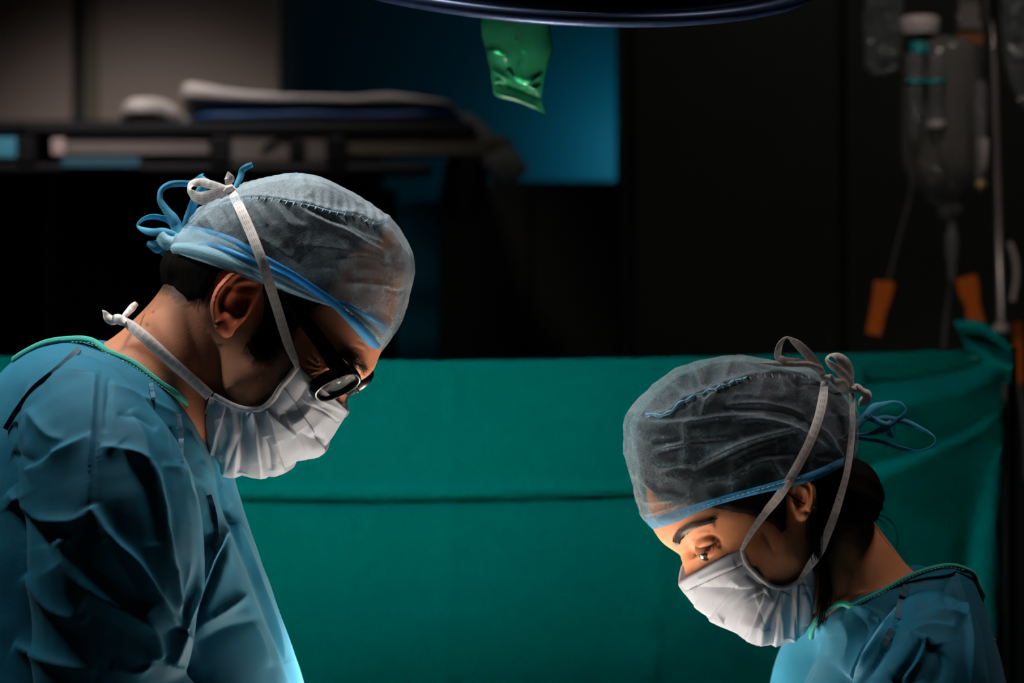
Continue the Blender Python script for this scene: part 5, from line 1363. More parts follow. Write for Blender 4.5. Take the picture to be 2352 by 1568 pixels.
# ---------------------------------------------------------------- the room
M['floor'] = plain('grey_vinyl_floor', (0.10, 0.12, 0.12), rough=0.35, noise=0.15, nscale=6)
M['wall_blue'] = plain('blue_wall_paint', (0.0, 0.095, 0.15), rough=0.6, spec=0.1, noise=0.08, nscale=4)
M['wall_dark'] = plain('dark_wall_paint', (0.02, 0.025, 0.028), rough=0.6, noise=0.1, nscale=4)
M['ceiling'] = plain('ceiling_paint', (0.10, 0.11, 0.11), rough=0.8, noise=0.05, nscale=5)
M['beige'] = plain('beige_laminate', (0.30, 0.245, 0.215), rough=0.45, noise=0.06, nscale=8)
M['black'] = plain('black_metal', (0.008, 0.008, 0.011), rough=0.45, noise=0.2, nscale=20)
M['black_cab'] = plain('black_cabinet', (0.045, 0.045, 0.038), rough=0.6, noise=0.2, nscale=10)
M['grey_panel'] = plain('grey_panel', (0.20, 0.175, 0.165), rough=0.5, noise=0.08, nscale=30)
M['pink_panel'] = plain('pale_pink_plate', (0.62, 0.46, 0.46), rough=0.4)
M['olive'] = plain('olive_rail', (0.13, 0.115, 0.075), rough=0.5, noise=0.1, nscale=40)
M['sheet'] = plain('off_white_sheet', (0.52, 0.49, 0.47), rough=0.8, noise=0.06, nscale=12, bump=0.3, bscale=60)
M['mattress'] = plain('blue_mattress_vinyl', (0.012, 0.07, 0.21), rough=0.5)
M['cyan_plastic'] = plain('cyan_plastic', (0.10, 0.42, 0.62), rough=0.4)
M['grey_knob'] = plain('grey_knob_plastic', (0.22, 0.22, 0.23), rough=0.5)
M['steel'] = plain('steel_tube', (0.55, 0.48, 0.48), rough=0.32, metal=0.6)
M['white_plastic'] = plain('white_plastic', (0.60, 0.52, 0.50), rough=0.45)
M['orange'] = plain('orange_plastic', (0.80, 0.155, 0.02), rough=0.4)
M['teal_plastic'] = plain('teal_plastic', (0.0, 0.30, 0.30), rough=0.35)
M['lamp_body'] = plain('dark_blue_lamp_enamel', (0.006, 0.014, 0.04), rough=0.3, coat=0.3)
M['lamp_rim'] = plain('polished_lamp_rim', (0.025, 0.045, 0.11), rough=0.38, metal=0.5)
M['white_drape'] = plain('white_drape_cloth', (0.80, 0.77, 0.74), rough=0.9, noise=0.04, nscale=8, bump=0.3, bscale=50)
M['green_drape'] = cloth_mat('green_drape_cloth', (0.0, 0.122, 0.117), (0.0, 0.135, 0.127), scale=150, bump=0.15, rough=0.9, sheen=0.0, spec=0.0, nbump=0.2, nscale=9)

def clear_mat(name, col, opacity, rough=0.12, sheen_col=(0.5, 0.5, 0.5)):
    """clear plastic: glossy skin over a mostly transparent wall"""
    m, nt, b, out = new_mat(name)
    b.inputs['Base Color'].default_value = (*col, 1); b.inputs['Roughness'].default_value = rough; b.inputs['Specular IOR Level'].default_value = 0.6
    tp = N(nt, 'ShaderNodeBsdfTransparent'); tp.inputs['Color'].default_value = (0.5 + 0.5 * col[0], 0.5 + 0.5 * col[1], 0.5 + 0.5 * col[2], 1)
    mx = N(nt, 'ShaderNodeMixShader'); mx.inputs[0].default_value = opacity
    nt.links.new(tp.outputs[0], mx.inputs[1]); nt.links.new(b.outputs[0], mx.inputs[2]); nt.links.new(mx.outputs[0], out.inputs['Surface'])
    return m
M['clear'] = clear_mat('clear_bottle_plastic', (0.30, 0.29, 0.27), 0.40)
M['clear_bag'] = clear_mat('clear_bag_film', (0.22, 0.24, 0.24), 0.35)
M['clear_bright'] = clear_mat('clear_chamber_plastic', (0.42, 0.42, 0.43), 0.32, rough=0.06)
M['tube'] = clear_mat('clear_tubing', (0.30, 0.29, 0.28), 0.3)

def slab(name, x0, x1, y0, y1, z0, z1, mat, parent=None, bev=0.0, struct=False):
    o = mesh_obj(name, *box((x0 + x1) / 2, (y0 + y1) / 2, (z0 + z1) / 2, x1 - x0, y1 - y0, z1 - z0, bev), mat, parent, smooth=False)
    if struct: o['kind'] = 'structure'
    return o
slab('floor', -3.1, 3.1, -2.1, 5.4, -0.1, 0.0, M['floor'], struct=True)
slab('ceiling', -3.1, 3.1, -2.1, 5.4, 2.8, 2.9, M['ceiling'], struct=True)
slab('wall_back', -3.1, 3.1, 5.3, 5.4, 0.0, 2.8, M['wall_blue'], struct=True)
slab('wall_left', -3.1, -3.0, -2.1, 5.3, 0.0, 2.8, M['wall_dark'], struct=True)
slab('wall_right', 3.0, 3.1, -2.1, 5.3, 0.0, 2.8, M['wall_dark'], struct=True)
slab('wall_front', -3.0, 3.0, -2.1, -2.0, 0.0, 2.8, M['wall_dark'], struct=True)

def X_(px, Y): return (px - 1176.0) / FOCAL * Y
def Z_(py, Y): return CAM_Z - (py - 784.0) / FOCAL * Y
def pbox(name, px0, px1, py0, py1, Y, depth, mat, parent, bev=0.004):
    """box whose front face spans the given photograph rectangle at distance Y"""
    return slab(name, X_(px0, Y), X_(px1, Y), Y, Y + depth, Z_(py1, Y), Z_(py0, Y), mat, parent, bev)

# tall beige cupboard on the left of the back wall
Yc = 4.90
cup = thing('tall_cupboard', 'tall beige cupboard with flat doors against the back wall on the left', 'cupboard', (X_(150, Yc), Yc, 0))
slab('carcass', X_(-520, Yc), X_(648, Yc), Yc + 0.03, 5.29, 0.0, 2.6, M['wall_dark'], cup)
for a, b in ((-500, -420), (-410, 166), (194, 640)):
    if b - a > 100: slab('cupboard_door', X_(a, Yc), X_(b, Yc), Yc, Yc + 0.028, 0.08, 2.58, M['beige'], cup, 0.004)
slab('edge_strip', X_(196, Yc), X_(228, Yc), Yc - 0.006, Yc, 0.08, 2.58, M['olive'], cup, 0.002)
settle(cup)
# dark cabinets on the right of the blue wall
cab = thing('low_cabinet', 'low black cabinet in front of the blue wall', 'cabinet', (X_(1220, 4.85), 4.85, 0))
slab('carcass', X_(1008, 4.85), X_(1432, 4.85), 4.87, 5.28, 0.0, Z_(414, 4.85), M['black_cab'], cab, 0.006)
for a, b in ((1012, 1216), (1222, 1428)):
    slab('cabinet_door', X_(a, 4.85), X_(b, 4.85), 4.85, 4.869, 0.08, Z_(424, 4.85), M['black_cab'], cab, 0.004)
settle(cab)
tow = thing('tall_cabinet', 'tall black cabinet filling the right of the background', 'cabinet', (X_(1900, 4.35), 4.35, 0))
slab('carcass', X_(1428, 4.35), X_(2900, 4.35), 4.37, 4.60, 0.0, 2.5, M['black_cab'], tow, 0.006)
for a, b in ((1455, 1930), (1940, 2420), (2430, 2890)):
    slab('cabinet_door', X_(a, 4.35), X_(b, 4.35), 4.35, 4.369, 0.06, 2.48, M['black_cab'], tow, 0.004)
settle(tow)

# stretcher parked behind the screen
Ys = 4.15
st = thing('hospital_stretcher', 'black framed hospital stretcher parked behind the left surgeon', 'stretcher', (X_(500, Ys), Ys + 0.3, 0))
pbox('top_rail', -420, 1092, 280, 313, Ys, 0.05, M['black'], st, 0.008)
pbox('top_rail', -420, 1092, 276, 312, Ys + 0.62, 0.05, M['black'], st, 0.008)
pbox('lower_rail', -420, 992, 374, 402, Ys, 0.06, M['black'], st, 0.008)
pbox('deck', -420, 1090, 282, 300, Ys + 0.05, 0.57, M['black'], st)
pbox('added_dark_plate', -420, 880, 308, 1260, Ys + 0.30, 0.04, M['black'], st)  # added black sheet that makes the space below the rails dark
for px in (60, 505, 772): pbox('upright', px - 24, px + 24, 312, 376, Ys - 0.004, 0.05, M['black'], st, 0.004)
p1 = pbox('rail_panel', 118, 482, 316, 357, Ys + 0.012, 0.02, M['grey_panel'], st, 0.003); p1['label'] = 'grey panel with a pale end plate'
pbox('end_plate', 118, 148, 318, 356, Ys + 0.004, 0.008, M['pink_panel'], p1, 0.002)
p2 = pbox('control_panel', 524, 756, 300, 372, Ys + 0.008, 0.02, M['grey_panel'], st, 0.003); p2['label'] = 'grey control panel with dark symbols'
for i, q in enumerate(([(598,345),(612,330),(640,318),(640,328),(620,340),(604,350)], [(636,316),(668,306),(674,314),(648,326)], [(664,322),(702,322),(702,362),(664,362)])):
    f_ = np.array([at(x, y, Ys + 0.004) for x, y in q]); n_ = len(f_); b_ = f_ + (0, 0.003, 0)
    mesh_obj('symbol', np.vstack([f_, b_]), [tuple(range(n_)), tuple(range(2 * n_ - 1, n_ - 1, -1))] + [(k, (k + 1) % n_, n_ + (k + 1) % n_, n_ + k) for k in range(n_)], M['black'], p2, smooth=False)
pbox('side_rail', 786, 1140, 320, 360, Ys + 0.01, 0.03, M['olive'], st, 0.004)
pbox('rail_bumper', 1120, 1180, 312, 372, Ys + 0.0, 0.05, M['olive'], st, 0.012)
fr0 = np.array([at(x, y, Ys + 0.02) for x, y in ((1052,262),(1080,258),(1144,312),(1120,330))]); bk0 = fr0 + (0, 0.35, 0)
mesh_obj('foot_plate', np.vstack([fr0, bk0]), [(0,1,2,3),(7,6,5,4),(0,4,5,1),(1,5,6,2),(2,6,7,3),(3,7,4,0)], M['grey_knob'], st, smooth=False)
kn = lathe([(0.001, 0), (0.028, 0), (0.034, 0.01), (0.034, 0.05), (0.026, 0.06), (0.001, 0.06)], (0, 0, 0), 24)
a_ = math.radians(52); ca_, sa_ = math.cos(a_), math.sin(a_)
Rk = np.array([[ca_, 0, sa_], [0, 1, 0], [-sa_, 0, ca_]])
mesh_obj('knob', kn[0] @ Rk.T * [1.0, 1.0, 1.0] + at(1128, 404, Ys + 0.02), kn[1], M['grey_knob'], st)
mesh_obj('bracket', *tube(np.array([at(1080, 340, Ys + 0.05), at(1070, 400, Ys + 0.06), at(1062, 470, Ys + 0.08), at(1055, 500, Ys + 0.1)]), [0.03, 0.04, 0.036, 0.02], 12), M['black'], st)
pbox('label_plate', -60, 38, 316, 364, Ys + 0.0, 0.02, M['cyan_plastic'], st, 0.003)
pbox('label_plate', 140, 322, 362, 386, Ys - 0.006, 0.012, plain('dull_blue_plate', (0.05, 0.16, 0.24), rough=0.5), st, 0.003)
for px in (-330, 90, 850):
    for dy in (0.08, 0.55):
        mesh_obj('leg', *tube([(X_(px, Ys), Ys + dy, Z_(390, Ys)), (X_(px, Ys), Ys + dy, 0.10)], 0.02, 10), M['black'], st)
        cs = lathe([(0.001, -0.012), (0.045, -0.012), (0.05, -0.006), (0.05, 0.006), (0.045, 0.012), (0.001, 0.012)], (0, 0, 0), 20)
        mesh_obj('caster', cs[0][:, [2, 0, 1]] + (X_(px, Ys), Ys + dy, 0.05), cs[1], M['black'], st)
def slabm(px0, px1, py0, py1, Y, depth, name, parent, mat, puff, seed, prof=None, n=60, m=24):
    """soft rounded pad; prof(t) gives the height of the top edge as a share"""
    t = np.linspace(0, 1, n); ph = np.linspace(0, 2 * math.pi, m, endpoint=False)
    px = px0 + (px1 - px0) * t
    h = np.clip((1 - np.abs(2 * t - 1)**puff), 0.02, 1)**0.5
    top = prof(t) if prof is not None else np.ones(n)
    zc0 = Z_(py1, Y); ht = (Z_(py0, Y) - zc0) * top * h
    cz = np.sign(np.sin(ph)) * np.abs(np.sin(ph))**0.6; cy = np.sign(np.cos(ph)) * np.abs(np.cos(ph))**0.5
    V = np.stack([np.repeat(X_(px, Y)[:, None], m, 1), Y + depth / 2 + depth / 2 * cy[None] * np.maximum(h, 0.3)[:, None], zc0 + ht[:, None] * (cz[None] + 1) / 2], -1)
    V = V + 0.006 * np.stack([vnoise(V, 14, seed + k) for k in range(3)], -1) * np.array([0, 0, 1]) * (cz[None] > 0)[..., None]
    return closed_tube(V)
pbox('rail_cap', -420, 60, 284, 300, Ys - 0.005, 0.02, M['black'], st)
mesh_obj('mattress', *slabm(402, 1062, 243, 282, Ys + 0.03, 0.5, 'mattress', None, None, 14, 3), M['mattress'], st)['label'] = 'dark blue vinyl mattress'
settle(st)
sh_prof = lambda t: np.interp(t, [0, 0.02, 0.06, 0.16, 0.26, 0.36, 0.6, 0.85, 1.0], [1.1, 1.15, 1.06, 0.82, 0.64, 0.54, 0.52, 0.46, 0.22])
sh = mesh_obj('folded_sheet', *slabm(396, 1052, 176, 243, Ys + 0.02, 0.46, 'sheet', None, None, 30, 5, sh_prof), M['sheet'])
tag(sh, 'folded off-white sheet lying along the stretcher mattress', 'sheet')
pl = mesh_obj('pillow', *slabm(246, 394, 212, 279, Ys - 0.0, 0.4, 'pillow', None, None, 2.4, 8), M['sheet'])
tag(pl, 'small rumpled pale pillow on the left of the stretcher', 'pillow')

# ---------------------------------------------------------------- green screen drape behind the operating table
def Yd(px): return 2.57 + 0.40 * (np.asarray(px, float) + 260) / 2590
scr = thing('anaesthesia_screen', 'steel frame holding up the green drape', 'screen frame', (X_(1176, 2.68), 2.68, 0))
ts = np.linspace(-250, 2300, 30)
top_py = lambda px: np.interp(px, [-260, 0, 1000, 1480, 1990, 2190, 2330], [817, 818, 828, 822, 810, 803, 797])
mesh_obj('frame_rod', *tube(np.array([at(x, top_py(x) + 16, Yd(x) + 0.008) for x in ts]), 0.004, 8), M['steel'], scr)
for px in (-250, 2300):
    b0 = at(px, top_py(px) + 9, Yd(px) + 0.006)
    mesh_obj('post', *tube([b0, (b0[0], b0[1] + 0.01, 0.03)], 0.009, 10), M['steel'], scr)
    mesh_obj('foot', *tube([(b0[0], b0[1] - 0.18, 0.015), (b0[0], b0[1] + 0.2, 0.015)], 0.015, 10), M['steel'], scr)
settle(scr)
nx, nyy = 380, 420
gx = np.linspace(-260, 2334, nx); gv = np.linspace(0, 1, nyy)
PX = np.repeat(gx[:, None], nyy, 1); TP = top_py(gx)[:, None]
PY = TP + (2500 - TP) * gv[None]**1.35
dr = [([(400,1143),(800,1149),(1150,1145),(1480,1137),(1900,1123)], -26, 6, 5, 0.05), ([(540,1132),(1000,1136),(1470,1122)], 8, 16, 8, 0.1), ([(1046,840),(1040,1000),(1030,1300),(1020,1600)], 2.2, 6, 14, 0.05), ([(1530,850),(1520,1200),(1500,1560)], 3, 12, 26, 0.05), ([(560,900),(580,1200),(570,1600)], 2, 12, 28, 0.05),
      ([(2320,846),(2220,900),(2120,925),(1990,950),(1880,955)], 42, 22, 34, 0.35), ([(2325,880),(2240,950),(2140,1000),(1990,1060),(1900,1080)], -34, 26, 26, 0.35), ([(2330,900),(2250,985),(2130,1050),(2000,1110)], 40, 24, 50, 0.35),
      ([(2300,815),(2200,840),(2080,860),(1980,870)], -30, 22, 22, 0.4), ([(2325,960),(2290,1100),(2280,1300),(2290,1560)], 30, 20, 46, 0.2), ([(2250,1080),(2220,1300),(2200,1560)], -16, 30, 30, 0.3), ([(1900,1100),(1890,1300),(1900,1560)], 8, 20, 34, 0.2)]
D = ridge_field(PX.ravel(), PY.ravel(), dr).reshape(PX.shape)
YY = Yd(PX) - D * SC * 1.15
edge = sstep(-PX, -2334, -2300); YY = YY + 0.05 * (1 - edge)
P0 = np.stack([(PX - 1176) / FOCAL * YY, YY, CAM_Z - (PY - 784) / FOCAL * YY], -1)
P0[..., 1] += 0.004 * vnoise(P0 * [1, 0, 0.5], 3.2, 40) + 0.0012 * vnoise(P0, 9, 41)
hem = sstep(-gv, -0.02, 0)[None] * 0.012
drape = mesh_obj('surgical_drape', P0.reshape(-1, 3), grid_faces(nx, nyy), M['green_drape'])
tag(drape, 'large green cloth drape hung as a screen behind both surgeons', 'drape')
sol = drape.modifiers.new('thickness', 'SOLIDIFY'); sol.thickness = 0.0012; sol.offset = -1
# gathered corner of the drape clipped to the infusion stand
nb1, nb2 = 60, 40
u = np.linspace(0, 1, nb1)[:, None]; v = np.linspace(0, 1, nb2)[None]
A_ = spline([(2190,738),(2226,736),(2262,742),(2300,772),(2328,800)], nb1); B_ = spline([(2222,800),(2240,812),(2262,836),(2290,866),(2322,880)], nb1)
bx_ = A_[:, :1] + (B_[:, :1] - A_[:, :1]) * v; by_ = A_[:, 1:] + (B_[:, 1:] - A_[:, 1:]) * v
Yb = 2.97 - 0.02 * np.sin(v * 9 + u * 3) * (1 - 0.4 * u) - 0.02 * u
Vb_ = np.stack([(bx_ - 1176) / FOCAL * Yb, Yb + 0 * bx_, CAM_Z - (by_ - 784) / FOCAL * Yb], -1)
bun_ = mesh_obj('gathered_corner', Vb_.reshape(-1, 3), grid_faces(nb1, nb2), M['green_drape'], drape)
s2 = bun_.modifiers.new('thickness', 'SOLIDIFY'); s2.thickness = 0.0015

# ---------------------------------------------------------------- operating table and field between the surgeons (below the frame)
tb = thing('operating_table', 'operating table between the two surgeons', 'table', (0.02, 1.95, 0))
slab('table_top', -0.14, 0.18, 1.25, 2.50, 0.93, 1.00, M['black'], tb, 0.01)
slab('column', -0.08, 0.12, 1.80, 2.10, 0.10, 0.93, M['steel'], tb, 0.02)
slab('base', -0.13, 0.17, 1.55, 2.35, 0.0, 0.10, M['steel'], tb, 0.02)
settle(tb)
n1, n2_ = 70, 90
tx = np.linspace(-1, 1, n1)[:, None]; ty = np.linspace(1.22, 2.52, n2_)[None]
xx = 0.02 + 0.172 * np.sign(tx) * np.minimum(np.abs(tx) / 0.62, 1) + 0 * ty
drop = np.clip((np.abs(tx) - 0.62) / 0.38, 0, 1)
zz = 1.008 - 0.42 * drop + 0.05 * np.exp(-((tx) / 0.34)**2) * (0.6 + 0.4 * np.cos((ty - 1.9) * 4)) + 0 * ty
xx = xx + 0.012 * np.sin(ty * 22 + tx * 3) * drop + 0.004 * np.sign(tx) * drop
Vw = np.stack([xx, np.repeat(ty, n1, 0), zz + 0.004 * np.sin(ty * 17) * np.cos(tx * 8)], -1)
wd_ = mesh_obj('field_drape', Vw.reshape(-1, 3), grid_faces(n1, n2_), M['white_drape'])
tag(wd_, 'white drape over the operating table between the surgeons', 'drape')

# ---------------------------------------------------------------- operating lamp
lc = np.array([0.03, 2.35, 1.828])
tl, rl = math.radians(22), math.radians(4)
nu = np.array([math.sin(rl), -math.sin(tl), math.cos(tl) * math.cos(rl)]); nu /= np.linalg.norm(nu)
uu = np.cross(nu, [0, 1, 0]); uu /= np.linalg.norm(uu); vv = np.cross(nu, uu)
Bm = np.stack([uu, vv, nu])                       # rows: local x, y, z in world
def lampm(profile, m=96): 
    V, F = lathe(profile, (0, 0, 0), m); return V @ Bm + lc, F
lamp = thing('operating_lamp', 'dark blue round operating lamp at the top edge with a covered handle', 'lamp', lc)
mesh_obj('lamp_dome', *lampm([(0.001, 0.075), (0.10, 0.072), (0.20, 0.055), (0.262, 0.030), (0.272, 0.012), (0.262, 0.008), (0.19, 0.045), (0.09, 0.058), (0.001, 0.060)][::-1]), M['lamp_body'], lamp)
an = np.linspace(0, 2 * math.pi, 128, endpoint=False)
Pr = (np.stack([0.276 * np.cos(an), 0.276 * np.sin(an), 0 * an + 0.006], -1)) @ Bm + lc
mesh_obj('lamp_rim', *ring_tube(Pr, 0.0062, 12), M['lamp_rim'], lamp)
arm0 = lc + nu * 0.07
mesh_obj('lamp_arm', *tube([arm0, arm0 + nu * 0.10, arm0 + nu * 0.14 + np.array([0, 0.10, 0.10]), (lc[0], lc[1] + 0.35, 2.35), (lc[0], lc[1] + 0.36, 2.80)], [0.03, 0.03, 0.025, 0.025, 0.04], 14), M['lamp_body'], lamp)
hc = at(1165, 0, 2.33)
hp_ = np.array([at(1176, -40, 2.345), at(1170, 10, 2.335), at(1166, 60, 2.325), at(1164, 98, 2.32), at(1163, 106, 2.318)])
mesh_obj('handle', *tube(hp_, np.array([40, 40, 41, 40, 26]) * 2.33 / FOCAL, 20), M['black'], lamp)
fb = Frame(1190, 2.32, math.radians(6))
bag_out = [(1120,-30),(1106,20),(1102,43),(1104,75),(1114,109),(1124,158),(1130,195),(1137,220),(1189,235),(1229,252),(1253,262),(1243,230),(1246,212),(1255,164),(1266,129),(1269,109),(1263,60),(1258,10),(1240,-30)]
Sb = spline(bag_out, 220, closed=True)
cb = np.array([1186, 90.0]); rho = np.sin(np.linspace(0.03, math.pi / 2, 60))
bpx = cb[0] + rho[:, None] * (Sb[:, 0] - cb[0]); bpy_ = cb[1] + rho[:, None] * (Sb[:, 1] - cb[1])
wbag = 52 * np.sqrt(np.clip(1 - rho**2, 0, 1))[:, None] * np.interp(bpy_, [-40, 60, 120, 200, 262], [1, 1, 0.85, 0.25, 0.08])
br_r = [([(1122,155),(1150,172),(1190,190),(1240,205)], 7, 8, 5), ([(1128,188),(1160,194),(1200,208),(1245,228)], -7, 5, 5), ([(1200,200),(1225,185),(1254,164)], 8, 4, 8), ([(1205,208),(1226,204),(1244,192)], 6, 4, 6), ([(1130,190),(1148,186),(1164,196)], 6, 4, 5), ([(1205,118),(1200,140),(1190,165),(1200,200)], 8, 4, 8), ([(1165,158),(1180,178),(1198,198)], 7, 4, 6), ([(1116,110),(1136,122),(1170,135)], 6, 5, 9), ([(1266,120),(1256,140),(1250,165)], 6, 6, 6), ([(1140,215),(1180,225),(1240,250)], 5, 5, 5)]
rb = 1.6 * ridge_field(bpx.ravel(), bpy_.ravel(), br_r, 1.4).reshape(bpx.shape)
mid_ = np.sqrt(np.clip(1 - rho**2, 0, 1))[:, None]
nearb = fb.P(bpx, bpy_, wbag + rb * (1 - rho[:, None]**12)); farb = fb.P(bpx, bpy_, -wbag + 0.5 * rb * (1 - rho[:, None]**12))
M['green_film'] = clear_mat('green_plastic_film', (0.045, 0.48, 0.22), 0.55, rough=0.22)
gb = mesh_obj('handle_cover', *closed_tube(np.concatenate([nearb, farb[::-1][1:]], 0)), M['green_film'], lamp)
gb['label'] = 'crumpled translucent green plastic cover over the handle'
settle(lamp)

# ---------------------------------------------------------------- infusion stand on the right
Yi = 3.35
def q3(pts, Y=Yi): return np.array([at(x, y, Y + (dz if dz else 0)) for x, y, dz in [(p + (0,))[:3] if len(p) == 2 else p for p in pts]])
PXM = Yi / FOCAL
iv = thing('infusion_stand', 'steel infusion stand at the right edge', 'stand', (X_(2300, Yi), Yi, 0))
b0 = at(2300, 760, Yi)
mesh_obj('pole', *tube(q3([(2278,20),(2284,150),(2292,450),(2299,745)]), 7.5 * PXM, 12), M['steel'], iv)
mesh_obj('pole_sleeve', *tube(q3([(2262,-260),(2266,-60),(2268,40),(2274,54)]), np.array([19, 19, 18, 12]) * PXM, 14), M['black'], iv)
mesh_obj('collar', *tube(q3([(2298,738),(2299,748),(2301,785),(2301,796)]), np.array([12, 17, 18, 13]) * PXM, 14), M['white_plastic'], iv)
mesh_obj('lower_pole', *tube([b0, (b0[0] + 0.004, Yi, 0.06)], 0.013, 12), M['steel'], iv)
for k in range(5):
    a = 2 * math.pi * k / 5
    mesh_obj('base_leg', *tube([(b0[0], Yi, 0.07), (b0[0] + 0.14 * math.cos(a), Yi + 0.14 * math.sin(a), 0.055), (b0[0] + 0.26 * math.cos(a), Yi + 0.26 * math.sin(a), 0.035)], [0.014, 0.012, 0.01], 10), M['steel'], iv)
for x1 in (2090, 2360):
    mesh_obj('hook', *tube(q3([(2262,-240),(2262 + (x1 - 2262) * 0.5,-252),(x1,-246),(x1,-215),(x1 + 12,-208)]), 5 * PXM, 8), M['steel'], iv)
settle(iv)
def vlathe(name, px, prof, mat, parent=None, Y=Yi, m=28):
    """turned object hanging at px; prof rows: py, radius px from bottom to top"""
    z = [(r * PXM, Z_(py, Y)) for py, r in prof]
    return mesh_obj(name, *lathe(z, (X_(px, Y), Y, 0), m), mat, parent)
bt_ = thing('infusion_bottle', 'large clear infusion bottle hanging neck down in the upper right', 'bottle', at(2160, 300, Yi), 'infusion containers')
vlathe('bottle_body', 2160, [(470, 26), (455, 40), (430, 70), (405, 86), (380, 92), (250, 92), (140, 90), (105, 84), (90, 60), (84, 20)], M['clear'], bt_)
vlathe('bottle_neck', 2180, [(508, 14), (504, 30), (470, 32), (462, 26)], M['clear_bright'], bt_)
vlathe('bottle_hanger', 2112, [(78, 40), (74, 44), (44, 45), (38, 40)], M['white_plastic'], bt_, Yi - 0.03)
settle(bt_)
def chamber(px, rows, mat, label, parts=()):
    t = thing('drip_chamber', label, 'drip chamber', at(px, rows[0][0], Yi - 0.06), 'drip chambers on the infusion stand')
    vlathe('chamber', px, rows, mat, t, Yi - 0.06, 20)
    for nm, x, pr, mt in parts: vlathe(nm, x, pr, mt, t, Yi - 0.06, 20)
    settle(t); return t
chamber(2102, [(320, 6), (316, 12), (292, 13), (288, 18), (190, 19), (130, 20), (116, 12)], M['clear_bright'], 'clear drip chamber with a teal top, left of the pair', [('cap', 2110, [(122, 18), (114, 22), (100, 20), (96, 10)], M['teal_plastic']), ('ring', 2104, [(193, 20), (191, 26), (184, 26), (182, 20)], M['teal_plastic'])])
chamber(2150, [(318, 4), (314, 9), (296, 10), (292, 16), (286, 20), (280, 20), (274, 17), (240, 17), (236, 19), (130, 18), (118, 10)], M['clear_bright'], 'clear drip chamber with a pale base, right of the pair', [('base', 2150, [(294, 12), (290, 20), (280, 21), (276, 16)], M['white_plastic']), ('ring', 2148, [(193, 20), (191, 24), (184, 24), (182, 20)], M['teal_plastic'])])
chamber(2186, [(640, 5), (632, 9), (600, 10), (590, 15), (540, 15), (525, 9), (506, 8)], M['clear_bright'], 'clear drip chamber hanging below the bottle neck')
chamber(2252, [(440, 4), (436, 9), (424, 11), (412, 9), (404, 13), (330, 14), (310, 14), (240, 16), (200, 15), (180, 8)], M['clear_bright'], 'slim clear chamber beside the pole with a brass end', [('end_bead', 2253, [(434, 4), (430, 12), (420, 13), (412, 6)], plain('brass_bead', (0.7, 0.5, 0.22), rough=0.3, metal=0.4)), ('sleeve', 2256, [(390, 8), (386, 13), (320, 13), (316, 8)], M['white_plastic'])])
def crumple(name, outline, centre, Y, thick, mat, seed, label, cat, grp):
    S_ = spline(outline, 120, closed=True); c = np.array(centre, float); rh = np.sin(np.linspace(0.03, math.pi / 2, 30))
    x = c[0] + rh[:, None] * (S_[:, 0] - c[0]); y = c[1] + rh[:, None] * (S_[:, 1] - c[1])
    f_ = Frame(c[0], Y, 0.1)
    w = thick * np.sqrt(np.clip(1 - rh**2, 0, 1))[:, None] + 0 * x
    Q = np.stack([x, y, 0 * x], -1); nzv = (14 * vnoise(Q, 0.03, seed) + 8 * vnoise(Q, 0.07, seed + 1)) * (1 - rh[:, None]**8)
    o = mesh_obj(name, *closed_tube(np.concatenate([f_.P(x, y, w + nzv), f_.P(x, y, -w + nzv)[::-1][1:]], 0)), mat)
    return tag(o, label, cat, grp)
crumple('infusion_bag', [(1990,-120),(1984,0),(1984,90),(1988,150),(2010,174),(2040,170),(2066,150),(2072,60),(2072,-120)], (2028, 20), Yi + 0.03, 26, M['clear_bag'], 3, 'clear crumpled infusion bag left of the bottle', 'infusion bag', 'infusion bags on the stand')
crumple('infusion_bag', [(2306,-140),(2300,0),(2304,120),(2316,180),(2340,235),(2380,262),(2460,250),(2470,-140)], (2385, 40), Yi - 0.04, 40, M['clear_bag'], 6, 'clear infusion bag cut by the right edge', 'infusion bag', 'infusion bags on the stand')
lb = crumple('infusion_bag', [(2200,-120),(2196,0),(2196,110),(2204,160),(2230,172),(2258,160),(2262,60),(2262,-120)], (2229, 20), Yi + 0.10, 20, M['clear_bag'], 9, 'clear infusion bag with an orange strip behind the pole', 'infusion bag', 'infusion bags on the stand')
pbox('label_band', 2202, 2258, 76, 104, Yi + 0.085, 0.004, plain('brown_label', (0.30, 0.10, 0.03), rough=0.6), lb, 0.0)
pbox('label_band', 2204, 2256, 6, 66, Yi + 0.085, 0.004, plain('grey_label', (0.20, 0.17, 0.15), rough=0.6), lb, 0.0)
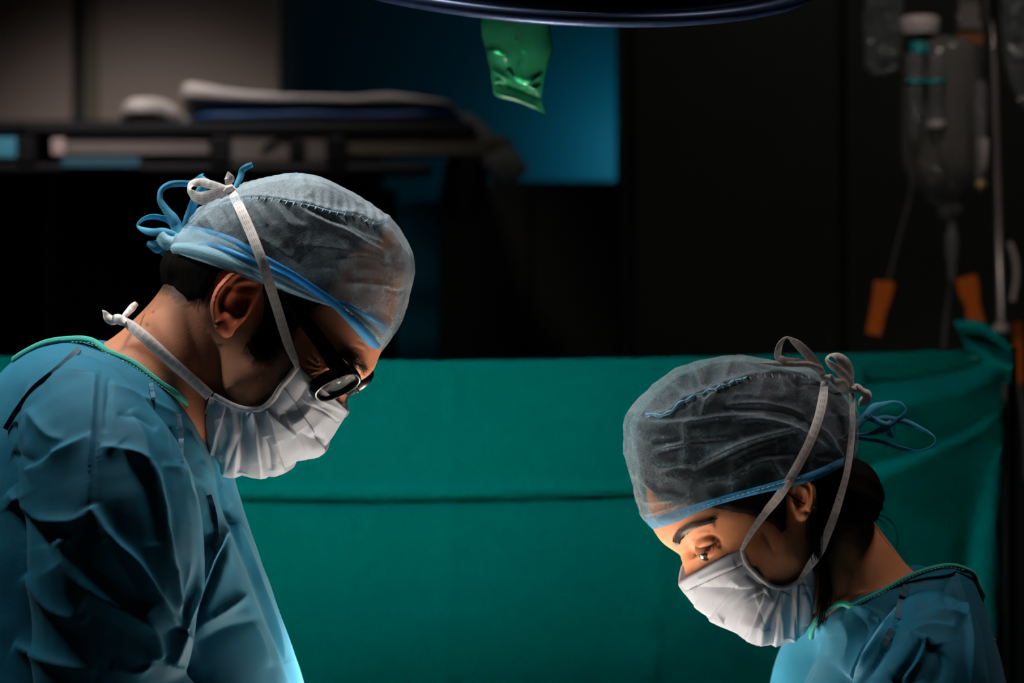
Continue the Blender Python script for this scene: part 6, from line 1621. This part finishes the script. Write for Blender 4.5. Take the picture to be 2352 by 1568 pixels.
def clip(rows, Y, label, m=8):
    r = np.asarray(rows, float); P = np.array([at(a, b, Y) for a, b in r[:, :2]])
    t = np.gradient(P, axis=0); t /= np.linalg.norm(t, axis=1, keepdims=True)
    b = np.cross(t, [0, 1.0, 0]); b /= np.linalg.norm(b, axis=1, keepdims=True)
    k = Y / FOCAL; h = r[:, 2] * k / 2; d = np.array([0, 0.5, 0]) * 26 * k
    rs = [P + b * (h * s)[:, None] + d * q for s, q in ((-1, -0.7), (-0.85, -1), (0.85, -1), (1, -0.7), (1, 0.7), (0.85, 1), (-0.85, 1), (-1, 0.7))]
    V, F = closed_tube(np.stack(rs, 1))
    o = mesh_obj('tube_clamp', V, F, M['orange'], smooth=False)
    return tag(o, label, 'clamp', 'orange clamps on the infusion lines')
clip([(2031,646,44),(2030,660,46),(2024,690,40),(2016,720,34),(2010,750,34),(2007,768,32)], Yi - 0.02, 'red-orange tube clamp hanging left, tilted to the left')
clip([(2217,636,48),(2222,654,50),(2226,676,46),(2233,700,34),(2237,720,36),(2241,744,40),(2243,758,38)], Yi - 0.06, 'bright orange tube clamp hanging beside the pole')
clip([(2337,740,16),(2338,800,16),(2340,880,16)], Yi + 0.05, 'dark orange clamp at the right edge below the pole')
def line(pts, r, label, mat=None, Y=Yi):
    s = spline(pts, 50); o = mesh_obj('infusion_line', *tube(np.array([at(a, b, Y) for a, b in s]), r * PXM, 8), mat or M['tube'])
    return tag(o, label, 'tube', 'infusion lines')
line([(2102,318),(2096,400),(2090,450),(2072,520),(2056,580),(2044,630),(2036,650)], 4, 'thin clear line down to the left orange clamp', Y=Yi - 0.02)
line([(2150,316),(2160,350),(2178,390),(2186,430)], 3.5, 'short thin line below the pale chamber', Y=Yi - 0.06)
line([(2186,640),(2180,680),(2172,740),(2168,800)], 6, 'clear line hanging below the lower drip chamber')
line([(2243,756),(2262,790),(2285,820),(2310,842)], 4, 'clear line from the bright clamp to the drape corner', Y=Yi - 0.3)
line([(2318,555),(2332,600),(2334,640),(2326,690)], 7, 'pale curved line at the right edge beside the pole', M['white_plastic'])
line([(2322,850),(2344,900),(2356,1000),(2360,1100)], 6, 'clear line trailing down the right edge', Y=Yi - 0.02)
